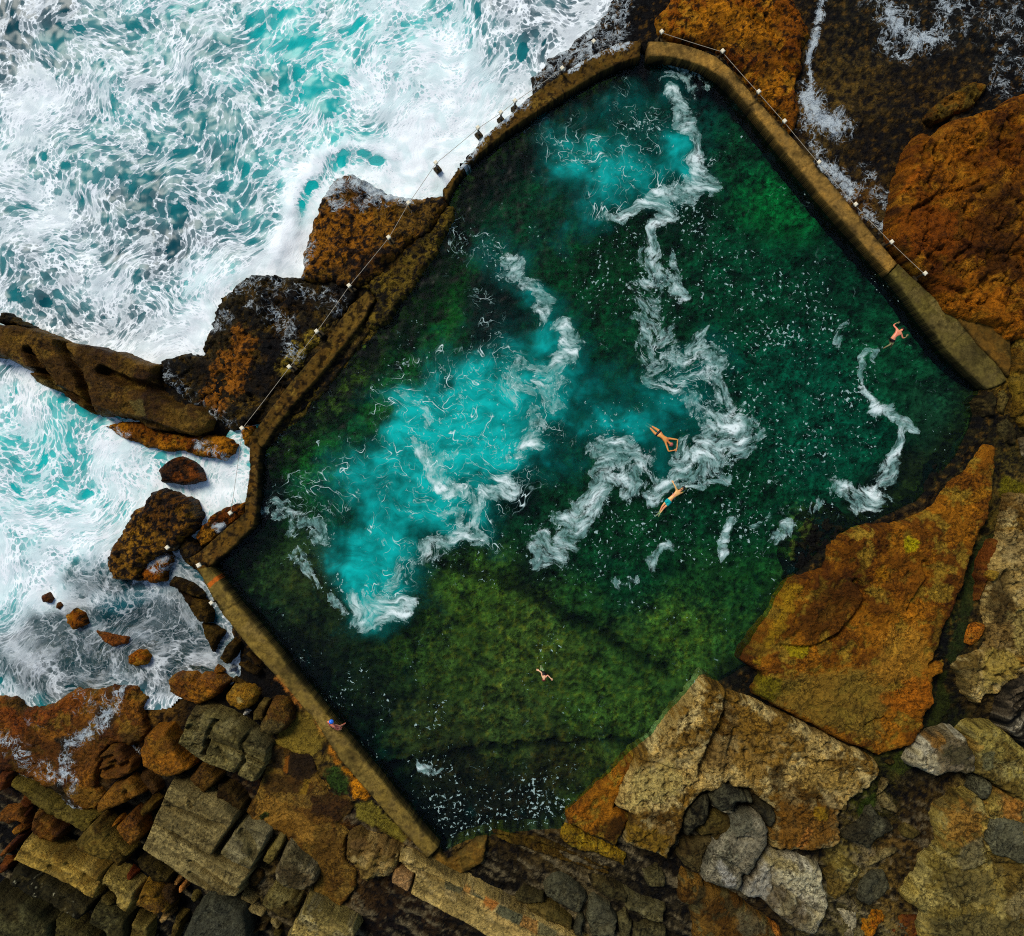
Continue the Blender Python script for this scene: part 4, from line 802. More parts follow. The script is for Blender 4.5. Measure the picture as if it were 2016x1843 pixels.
for pts, lab in [([(2020,1440),(2200,1520),(2400,1600),(2380,1740),(2200,1720),(2040,1600)], 'dark jointed block touching the rust stained slab'),
                 ([(2110,1760),(2300,1750),(2400,1800),(2420,1940),(2100,1940)], 'greenish grey block at the bottom edge left of the rust stained slab'),
                 ([(1960,1690),(2040,1640),(2100,1740),(2080,1900),(1990,1900)], 'small square olive block at the bottom edge of the strata'),
                 ([(2180,1280),(2330,1240),(2400,1330),(2390,1420),(2230,1400)], 'shattered brown rubble rock under the yellow ledge')]:
    R('strata_block', lab, 'E', [(x, y) for x, y in pts], .95, 'dark', edge=.15, group='blocks of the broken strata', kw=dict(strat=(-28,.4), rough=.1, c=[(84,78,52),(56,50,30),(104,98,72)]))
R('rock_bank', 'black green weed covered hollow in the bank beside the long orange slab', '6', [(690,1420),(720,1330),(800,1230),(900,1125),(1000,1140),(1080,1215),(1230,1215),(1060,1300),(975,1390),(945,1480),(800,1525),(715,1540)], .16, 'weed', base=-1.5, edge=.6, cat='rock', patches=[([(690,1420),(720,1330),(800,1230),(900,1125),(930,1150),(830,1260),(760,1350),(730,1430)],(66,84,30),.25,.9),([(930,1480),(990,1370),(1080,1280),(1000,1300),(900,1440)],(104,92,20),.3,.7),([(760,1510),(900,1460),(940,1490),(820,1530)],(110,100,20),.2,.8)], kw=dict(c=[(20,20,9),(12,13,6),(44,44,16)], k=np.array([.9,.9,.7])))
R('rock_bank', 'dark weedy rim running up the bank to the tip of the long orange slab', '6', [(1060,1235),(1250,1150),(1400,1080),(1500,960),(1560,840),(1640,740),(1700,640),(1790,660),(1850,760),(1830,800),(1740,925),(1625,1015),(1540,1140),(1380,1228),(1200,1255)], .2, 'weed', base=-1.5, edge=.7, cat='rock', patches=[([(1550,1000),(1640,900),(1700,930),(1600,1060)],(98,96,16),.35,.8),([(1360,1170),(1430,1150),(1440,1210),(1370,1220)],(128,92,20),.2,.8),([(1700,700),(1790,680),(1830,780),(1740,820)],(70,62,20),.4,.6)], kw=dict(c=[(30,28,12),(16,16,8),(56,54,18)], k=np.array([.9,.9,.7])))
# right hand side
R('rock_slab', 'wide olive and cream slab with orange stains in the bottom right corner', 'G', [(1310,705),(1250,820),(1300,1040),(1150,1200),(1145,1300),(1050,1400),(962,1500),(985,1560),(1110,1640),(1150,1700),(1080,1760),(1140,1980),(2160,1980),(2160,620),(1850,560),(1760,640),(1690,690),(1640,600),(1560,578),(1450,600)], 1.8, 'moss', edge=.35, step=.065,
  patches=[([(1310,740),(1560,640),(1700,760),(1560,960),(1340,1000)],(140,100,40),.4,.7),([(1820,560),(2016,640),(1980,820),(1820,790)],(150,96,36),.3,.7),([(1450,1040),(1640,960),(1660,1200),(1460,1260),(1400,1180)],(104,98,70),.15,.8),([(1300,1280),(1700,1260),(1800,1520),(1500,1600),(1280,1480)],(92,84,50),.4,.7),([(1000,1500),(1250,1420),(1300,1560),(1100,1620)],(146,134,78),.2,.7),([(1800,1560),(2050,1400),(2080,1640),(1900,1660)],(140,130,90),.3,.6),([(1150,1700),(1700,1640),(2050,1760),(2050,1900),(1200,1900)],(86,80,48),.3,.8)],
  cracks=[([(1700,690),(1750,830),(1670,960),(1690,1080),(1800,1220),(2016,1210)],.10,.15),([(1400,1250),(1560,1260),(1680,1200)],.1,.15),([(1310,1280),(1400,1480),(1480,1600),(1600,1560)],.12,.15)], kw=dict(rough=.16, terr=.10, tf=.7))
R('rock_slab', 'smooth grey slab let into the right edge above the olive corner slab', 'G', [(1790,790),(1900,800),(2120,830),(2120,1190),(1980,1205),(1900,1160),(1760,1130),(1680,1000),(1715,900)], 1.98, 'grey', edge=.12, kw=dict(c=[(94,94,78),(70,70,56),(104,104,84)], rough=.04))
R('rock_slab', 'pale greenish slab with a round grey blot near the right edge', 'G', [(1555,50),(1640,-25),(1820,-12),(1930,60),(2120,230),(2120,640),(1930,610),(1780,485),(1620,400),(1600,235)], 1.85, 'moss', edge=.2, kw=dict(c=[(140,128,66),(116,104,50),(158,148,92)], rough=.09), patches=[([(1640,200),(1750,190),(1770,330),(1660,360)],(84,86,62),.12,.8),([(1560,90),(1640,130),(1620,220),(1570,180)],(152,118,54),.1,.7)])
R('rock', 'white nosed rock beside the mossy pool left of the greenish slab', 'G', [(1010,300),(1060,200),(1110,120),(1250,62),(1390,20),(1480,30),(1540,80),(1600,240),(1600,390),(1480,400),(1380,402),(1240,422),(1120,382),(1040,350)], 1.75, 'pale', edge=.3, patches=[([(1300,170),(1540,120),(1600,300),(1540,390),(1380,300)],(62,58,36),.3,.85),([(1180,70),(1300,60),(1260,170),(1180,150)],(116,80,24),.15,.8)], kw=dict(strat=(-60,.3)))
R('rock', 'small round grey stone at the foot of the greenish slab', 'G', [(1590,560),(1620,470),(1700,440),(1770,500),(1750,580),(1690,635),(1620,610)], 1.7, 'grey', edge=.25)
R('rock', 'striped black and white rock cut by the right edge', 'K', [(2160,1200),(2016,1260),(1930,1310),(1885,1420),(1865,1560),(1870,1680),(1920,1760),(2016,1842),(2160,1860)], 1.95, 'pale', edge=.25, kw=dict(c=[(90,84,70),(60,56,46),(140,132,112)], strat=(38,1.6), spk=((24,22,18),.10,.85)), cracks=[([(1880+60*i*.5,1400+52*i),(2016+40,1310+52*i)],.09,.14) for i in range(9)])
R('rock_outcrop', 'jagged cream and brown outcrop along the right edge beyond the green channel', 'K', [(1835,0),(1900,-420),(2160,-420),(2160,1190),(1990,1250),(1900,1330),(1820,1420),(1700,1420),(1640,1500),(1560,1440),(1480,1260),(1420,1160),(1490,1070),(1660,1000),(1720,900),(1700,700),(1690,560),(1720,380),(1720,250),(1780,120)], 1.5, 'cream', edge=.4, step=.06,
  patches=[([(1850,-60),(2100,-60),(2050,240),(1840,200)],(134,116,74),.3,.7),([(1730,380),(1880,280),(1960,560),(1800,760),(1700,620)],(50,40,20),.3,.8),([(1340,1180),(1560,1040),(1700,1100),(1560,1400)],(88,74,36),.3,.8),([(1640,1440),(1760,1420),(1790,1480),(1650,1510)],(182,132,42),.1,.9),([(1900,700),(2060,560),(2060,900),(1960,1000)],(160,146,84),.4,.6),([(1680,1000),(1900,960),(1960,1200),(1700,1420),(1620,1400)],(150,132,62),.3,.7)],
  cracks=[([(1880,300),(1880,440),(1990,420)],.3,.3),([(1700,900),(1760,1000),(1680,1160)],.15,.2),([(1480,1270),(1440,1400),(1520,1500)],.1,.15)], kw=dict(rough=.18, terr=.12, tf=.9))
R('boulder', 'glossy orange oval stone in the crack right of the green channel', 'K', [(1505,880),(1545,775),(1620,745),(1690,770),(1685,860),(1640,945),(1560,975),(1500,935)], 1.25, 'boul', edge=.3, kw=dict(c=[(158,92,16),(116,66,12),(164,112,30)]))
R('rock', 'thin rusty sliver of rock standing along the green channel', 'K', [(1725,0),(1818,0),(1790,120),(1735,250),(1690,380),(1640,540),(1600,560),(1640,400),(1620,330),(1650,230)], 1.1, 'redb', edge=.15)
R('rock', 'small orange tongue of rock above the dark hollow at the right', 'K', [(1705,330),(1720,280),(1830,270),(1800,370),(1745,390)], 1.6, 'slab', edge=.15)
R('rock_slab', 'yellow brown slab strip at the right edge below the east apron', '6', [(1960,420),(1985,240),(2016,120),(2120,60),(2120,720),(2030,700),(1965,640),(1985,560)], 1.3, 'moss', kw=dict(c=[(112,90,26),(92,66,16),(128,106,40)]))
for pts, lab, st in [([(1760,560),(1800,520),(1850,500),(1880,560),(1860,640),(1790,650)], 'olive weedy stone below the end of the east walkway', 'dark'),
                     ([(1890,500),(1930,480),(1950,540),(1920,640),(1880,620)], 'upright yellowish stone right of the weedy one below the walkway', 'olive'),
                     ([(1870,680),(1940,640),(1990,720),(1980,800),(1900,790)], 'mossy brown stone above the tip of the orange slab', 'dark'),
                     ([(2000,760),(2060,740),(2060,880),(2010,860)], 'whitish stone at the right edge near the slab tip', 'pale')]:
    R('rock', lab, '6', pts, .95, st, edge=.25)
for pts, lab, st, tp in [([(405,930),(450,890),(560,832),(620,740),(680,695),(720,800),(850,855),(870,890),(760,950),(690,1010),(632,1085),(560,1040),(400,985)], 'tilted grey layered rock with orange underside in the brown gully', 'grey', 1.4),
                         ([(720,625),(800,570),(850,630),(920,720),(880,765),(760,715)], 'small pinkish stone above the tilted layered rock', 'tan', 1.2),
                         ([(725,500),(765,430),(822,450),(800,520),(720,590),(690,640)], 'slim cream stone standing in the mossy pool', 'tan', 1.0),
                         ([(750,285),(790,255),(870,260),(875,300),(810,330)], 'little brown stone alone in the mossy pool', 'olive', .9),
                         ([(355,680),(400,622),(450,620),(462,670),(430,740),(375,735)], 'round olive stone at the corner of the cream slab', 'olive', 1.5),
                         ([(540,1400),(620,1300),(770,1270),(830,1400),(780,1500),(620,1580),(545,1540)], 'dark grey slab in the gully with a pale yellow edge', 'grey', 1.3),
                         ([(760,1075),(840,1060),(905,1065),(820,1140),(620,1250),(600,1200)], 'thin cream splinter beneath the tilted layered rock', 'tan', 1.15),
                         ([(900,890),(960,835),(1060,870),(1105,930),(1020,985),(920,960)], 'eye shaped pale stone in the brown gully', 'olive', 1.1),
                         ([(555,1690),(640,1640),(740,1610),(780,1680),(720,1760),(690,1860),(550,1900)], 'orange blotched rock at the bottom edge of the gully', 'gold', 1.15),
                         ([(240,1280),(400,1140),(560,1240),(480,1420),(330,1560),(260,1480)], 'green brown rock right of the whitish fluted slab', 'moss', 1.3),
                         ([(320,1600),(520,1640),(540,1700),(520,1900),(400,1900),(390,1720)], 'pale forked rock at the bottom edge beside the blotched one', 'pale', 1.2),
                         ([(800,1750),(900,1660),(1080,1640),(1120,1720),(1060,1900),(820,1900)], 'dark red brown rock at the bottom edge of the gully', 'redb', 1.1)]:
    R('rock', lab, 'G', pts, tp, st, edge=.2, kw=dict(rough=.09))
# ---------------------------------------------------------------- west: headland, outcrops and rocks in the surf
R('headland', 'long brown tilted headland split by black clefts between two bays of surf', '4',
  [(-120,110),(0,128),(130,140),(330,220),(500,250),(650,280),(760,332),(850,352),(835,440),(950,540),(1080,590),(1155,655),(1135,710),(1060,742),(930,722),(800,705),(680,650),(580,620),(490,645),(400,570),(310,505),(180,452),(70,335),(0,305),(-120,290)], 1.35, 'ledge', edge=.4, base=-1.6,
  kw=dict(c=[(104,76,22),(76,52,14),(122,94,36)], strat=(-22,.3), spk=((34,24,10),.34,.5)),
  cracks=[([(310,240),(400,370),(455,500),(500,650)],.36,1.0),([(140,270),(215,380),(300,500)],.30,.8),([(120,385),(230,390)],.22,.6),([(550,385),(700,455),(850,490),(985,565)],.40,.9),([(310,480),(450,555)],.2,.5),([(700,650),(830,680),(930,720)],.25,.5)],
  patches=[([(200,420),(290,440),(300,500),(200,470)],(128,112,64),.1,.7),([(720,560),(780,560),(800,640),(740,630)],(110,100,56),.15,.6),([(480,360),(600,400),(620,560),(480,560)],(66,44,12),.3,.7)])
R('rock_ledge', 'golden ledge along the foot of the brown headland, ending by the wall', '4', [(555,692),(640,655),(760,668),(930,738),(1060,745),(1160,735),(1215,745),(1290,795),(1275,840),(1225,882),(1100,862),(950,832),(780,812),(700,782)], .6, 'gold', base=-1.4, edge=.25, wash=[([(1090,800),(1160,830),(1210,870)],.3,.8),([(590,690),(680,740)],.3,.6)], kw=dict(spk=((24,18,8),.14,.85)))
R('rock', 'dark wet rock stub where the headland meets the left edge', '4', [(-20,60),(30,75),(110,120),(130,145),(0,130),(-40,120)], .9, 'weed', base=-1.2)
R('rock_outcrop', 'weedy dark outcrop with a rust patch between surf and the west wall', 'o',
  [(436,576),(490,536),(560,538),(640,548),(694,560),(700,592),(645,660),(600,712),(558,760),(515,812),(480,845),(445,850),(420,832),(370,795),(330,762),(305,720),(330,700),(392,692),(404,642)], .62, 'weed', base=-1.4, edge=.5, step=.065,
  patches=[([(430,700),(470,640),(505,668),(500,700),(470,770),(425,812),(395,790)],(150,92,20),.35,.9),([(600,660),(640,640),(640,680),(560,740),(545,720)],(160,136,46),.3,.8),([(540,600),(580,610),(560,650)],(96,68,18),.3,.6)],
  wash=[([(500,590),(560,640),(580,700)],.6,.55),([(450,560),(560,560),(660,590)],.7,.4),([(330,740),(380,800),(440,830)],.6,.45),([(420,640),(440,620)],.5,.5)], kw=dict(rough=.2, terr=.2, tf=.9))
R('rock_outcrop', 'orange speckled outcrop with the breaking wave folding over its top', 'o',
  [(584,548),(598,470),(625,398),(650,348),(690,332),(735,362),(775,378),(830,382),(872,385),(880,402),(850,450),(800,482),(762,522),(728,560),(690,566),(640,552)], .9, 'barn', base=-1.4, edge=.5, step=.06,
  patches=[([(610,420),(680,400),(740,420),(720,500),(640,540),(600,520)],(160,100,16),.4,.6),([(780,390),(870,390),(840,450),(780,460)],(84,66,24),.3,.7)], wash=[([(640,370),(690,350),(750,375),(800,385)],.6,.95),([(660,400),(760,390)],.5,.5),([(590,540),(610,480)],.3,.6)], kw=dict(rough=.18))
R('rock_bank', 'yellow and black weeded rock bank filling the gap in the seaward wall', 'o', [(738,592),(722,572),(700,566),(762,520),(800,480),(850,448),(872,398),(895,402),(888,440),(868,478),(830,540),(800,580),(766,628),(735,650),(712,640)], .7, 'barn', base=-1.6, edge=.35, kw=dict(c=[(96,78,22),(64,54,16),(118,98,34)], rough=.14))
R('rock_bank', 'narrow weedy rock ribbon along the inner foot of the west wall', 'o', [(738,592),(765,622),(735,665),(690,720),(640,775),(590,830),(535,880),(512,888),(570,806),(640,727),(710,640)], .22, 'barn', base=-1.8, edge=.3, kw=dict(c=[(128,106,30),(84,70,20),(168,142,48)], spk=((10,10,6),.0,.9)))
R('rock', 'ochre lump of rock at the foot of the post above the western gap', '4', [(1310,720),(1330,690),(1370,690),(1390,730),(1370,770),(1365,810),(1330,800),(1318,760)], .95, 'gold', base=-1.2, edge=.2)
R('boulder', 'small dark rust rock standing alone in the surf', '4', [(860,935),(888,900),(940,868),(975,860),(1050,890),(1082,925),(1100,992),(1010,1016),(870,1006)], .75, 'redb', base=-1.4, edge=.35, kw=dict(c=[(84,48,12),(54,30,8),(124,66,14)], rough=.15, spk=((16,10,4),.1,.9)), patches=[([(1030,920),(1080,930),(1098,990),(1050,990)],(132,68,14),.1,.8)])
R('boulder', 'big gold and black barnacled boulder at the mouth of the cove', '4', [(815,1062),(860,1040),(920,1062),(970,1080),(1040,1112),(1060,1180),(1052,1262),(1000,1312),(960,1360),(890,1400),(800,1440),(755,1490),(750,1552),(650,1555),(598,1540),(570,1480),(572,1400),(640,1280),(700,1182),(780,1112)], 1.2, 'barn', base=-1.6, edge=.5, kw=dict(rough=.16, spk=((14,10,6),-.06,.95)), patches=[([(950,1250),(1040,1200),(1050,1260),(980,1300)],(150,98,18),.2,.6),([(690,1320),(760,1280),(820,1330),(720,1380)],(158,112,20),.3,.6)])
R('boulder', 'yellow wave washed rock joined to the right foot of the barnacled boulder', '4', [(752,1490),(800,1430),(860,1400),(920,1385),(955,1420),(910,1490),(895,1555),(830,1562),(780,1555)], .55, 'gold', base=-1.4, edge=.35, wash=[([(800,1440),(880,1420),(940,1430)],.35,.9),([(860,1480),(900,1470)],.25,.6)])
R('rock', 'golden rock shelf under the bent wall, with a little foaming hollow', '4', [(1065,1310),(1090,1250),(1150,1190),(1220,1140),(1335,1115),(1345,1180),(1250,1250),(1200,1300),(1100,1365)], .5, 'gold', base=-1.4, edge=.25, wash=[([(1180,1250),(1230,1240),(1200,1270)],.18,1.2)], kw=dict(spk=((24,18,8),.12,.9)))
R('rock', 'black pitted rock between the barnacled boulder and the bent wall', '4', [(960,1350),(1020,1310),(1065,1320),(1100,1370),(1080,1420),(1110,1500),(1060,1500),(1000,1430)], .6, 'barn', base=-1.4, edge=.3, kw=dict(c=[(104,78,22),(60,46,14),(124,94,30)]))
for pts, lab, tp in [([(345,75),(400,30),(455,55),(472,118),(395,158),(350,120)], 'round dark gold stone in the foam at the edge of the cove', .45),
                     ([(205,-40),(250,-55),(285,-20),(262,15),(215,10)], 'tiny dark stone at the edge of the white surf', .35),
                     ([(288,5),(318,-10),(335,20),(310,50),(290,35)], 'tiny mottled stone beside the dark one in the surf', .35),
                     ([(500,152),(590,170),(705,192),(690,235),(610,255),(540,215)], 'flat rust stone half awash in the shallow cove', .4),
                     ([(695,300),(735,262),(790,262),(815,300),(795,350),(740,358),(700,335)], 'oval yellow stone half awash in the shallow cove', .4)]:
    R('surf_stone', lab, '7', pts, tp, 'redb' if 'rust' in lab or 'tiny' in lab else 'gold', base=-1.2, edge=.28, cat='stone', group='stones awash in the cove', kw=dict(rough=.07) if 'oval' not in lab else dict(rough=.05, spk=((60,44,10),.4,.4)))
# ---------------------------------------------------------------- rubble between the south-west wall and the cove
for pts, lab, st, tp in [([(20,100),(170,150),(240,200),(315,275),(290,305),(130,235),(20,175)], 'long dark brown boulder at the top of the strip beside the wall', 'dark', .7),
                         ([(85,205),(200,260),(330,330),(385,430),(395,525),(280,505),(200,400),(120,275)], 'large dark brown boulder along the shoreline next to the wall', 'dark', .75),
                         ([(300,520),(400,530),(505,600),(440,690),(400,790),(330,640)], 'dark brown boulder tapering to the tip of the cove', 'dark', .6),
                         ([(450,840),(520,720),(600,640),(655,690),(620,780),(570,860),(520,890)], 'dark olive block standing on end below the wall', 'dark', .7),
                         ([(625,885),(700,860),(840,935),(835,985),(760,985),(660,930)], 'dark olive slab lying below the upright block', 'dark', .65),
                         ([(690,800),(740,760),(850,860),(880,930),(780,890)], 'small dark block against the outer face of the wall', 'dark', .6),
                         ([(400,950),(430,890),(500,930),(510,970),(440,990)], 'small orange wedge stone at the tip of the cove', 'boul', .5),
                         ([(590,1010),(700,1040),(860,1110),(840,1150),(700,1080),(580,1040)], 'thin dark flake of rock under the olive slab', 'dark', .5)]:
    R('boulder', lab, 'D', pts, tp, st, base=-.8, edge=.22, group='rocks below the south-west wall', kw=dict(c=[(66,48,14),(44,32,10),(88,68,24)]) if st == 'dark' else None)
GB = 'tumbled boulders of the south-west corner'
R('boulder', 'notched orange boulder nearest the tip of the cove', 'D', [(-5,1030),(60,990),(200,990),(245,1020),(290,1000),(430,1000),(540,1060),(470,1130),(330,1250),(270,1265),(100,1190),(0,1140)], 1.05, 'boul', edge=.3, group=GB, tilt=(0,.05), cracks=[([(245,1000),(240,1045)],.1,.2)], kw=dict(strat=(-15,.25)))
R('boulder', 'smooth round yellow boulder with pale scars on top', 'D', [(505,1170),(560,1100),(660,1080),(750,1110),(800,1180),(770,1260),(700,1318),(640,1325),(540,1285),(505,1220)], 1.2, 'boul', edge=.45, group=GB, kw=dict(c=[(150,108,24),(122,84,18),(164,126,44)], rough=.05), patches=[([(625,1175),(650,1170),(690,1220),(650,1225)],(190,170,110),.05,.7)])
R('boulder', 'brown leaning boulder under the wall with a grey lower face', 'D', [(940,1220),(1060,1215),(1110,1290),(1125,1400),(1040,1500),(920,1560),(820,1505),(825,1430)], 1.3, 'redb', edge=.3, group=GB, tilt=(-.08,.1), kw=dict(c=[(100,70,18),(76,50,14),(112,86,30)]), patches=[([(820,1400),(960,1380),(1040,1420),(1020,1520),(900,1570),(800,1520)],(92,80,44),.2,.8)])
R('boulder', 'flat grey olive stone left of the brown leaning boulder', 'D', [(800,1250),(850,1190),(930,1210),(850,1400),(765,1400),(760,1330)], .8, 'olive', edge=.2, group=GB)
R('boulder', 'large carved looking grey block scored by crossing grooves', 'D', [(215,1285),(330,1310),(480,1370),(650,1440),(905,1640),(890,1785),(840,1860),(780,1960),(600,1880),(300,1760),(85,1600),(130,1470)], 1.5, 'tan', edge=.12, group=GB, step=.05, kw=dict(c=[(98,90,52),(72,66,36),(122,114,74)], terr=.12, tf=1.1, rough=.1),
  cracks=[([(325,1700),(370,1570),(550,1640),(700,1700),(890,1790)],.16,.4),([(600,1890),(690,1760),(670,1600),(740,1500)],.15,.3),([(110,1520),(200,1450),(260,1480)],.15,.3),([(320,1700),(350,1540),(430,1390)],.2,.35),([(430,1390),(560,1420)],.2,.2),([(680,1780),(720,1790),(860,1850)],.1,.2),([(230,1610),(290,1640)],.15,.2),([(460,1640),(520,1760)],.1,.2)])
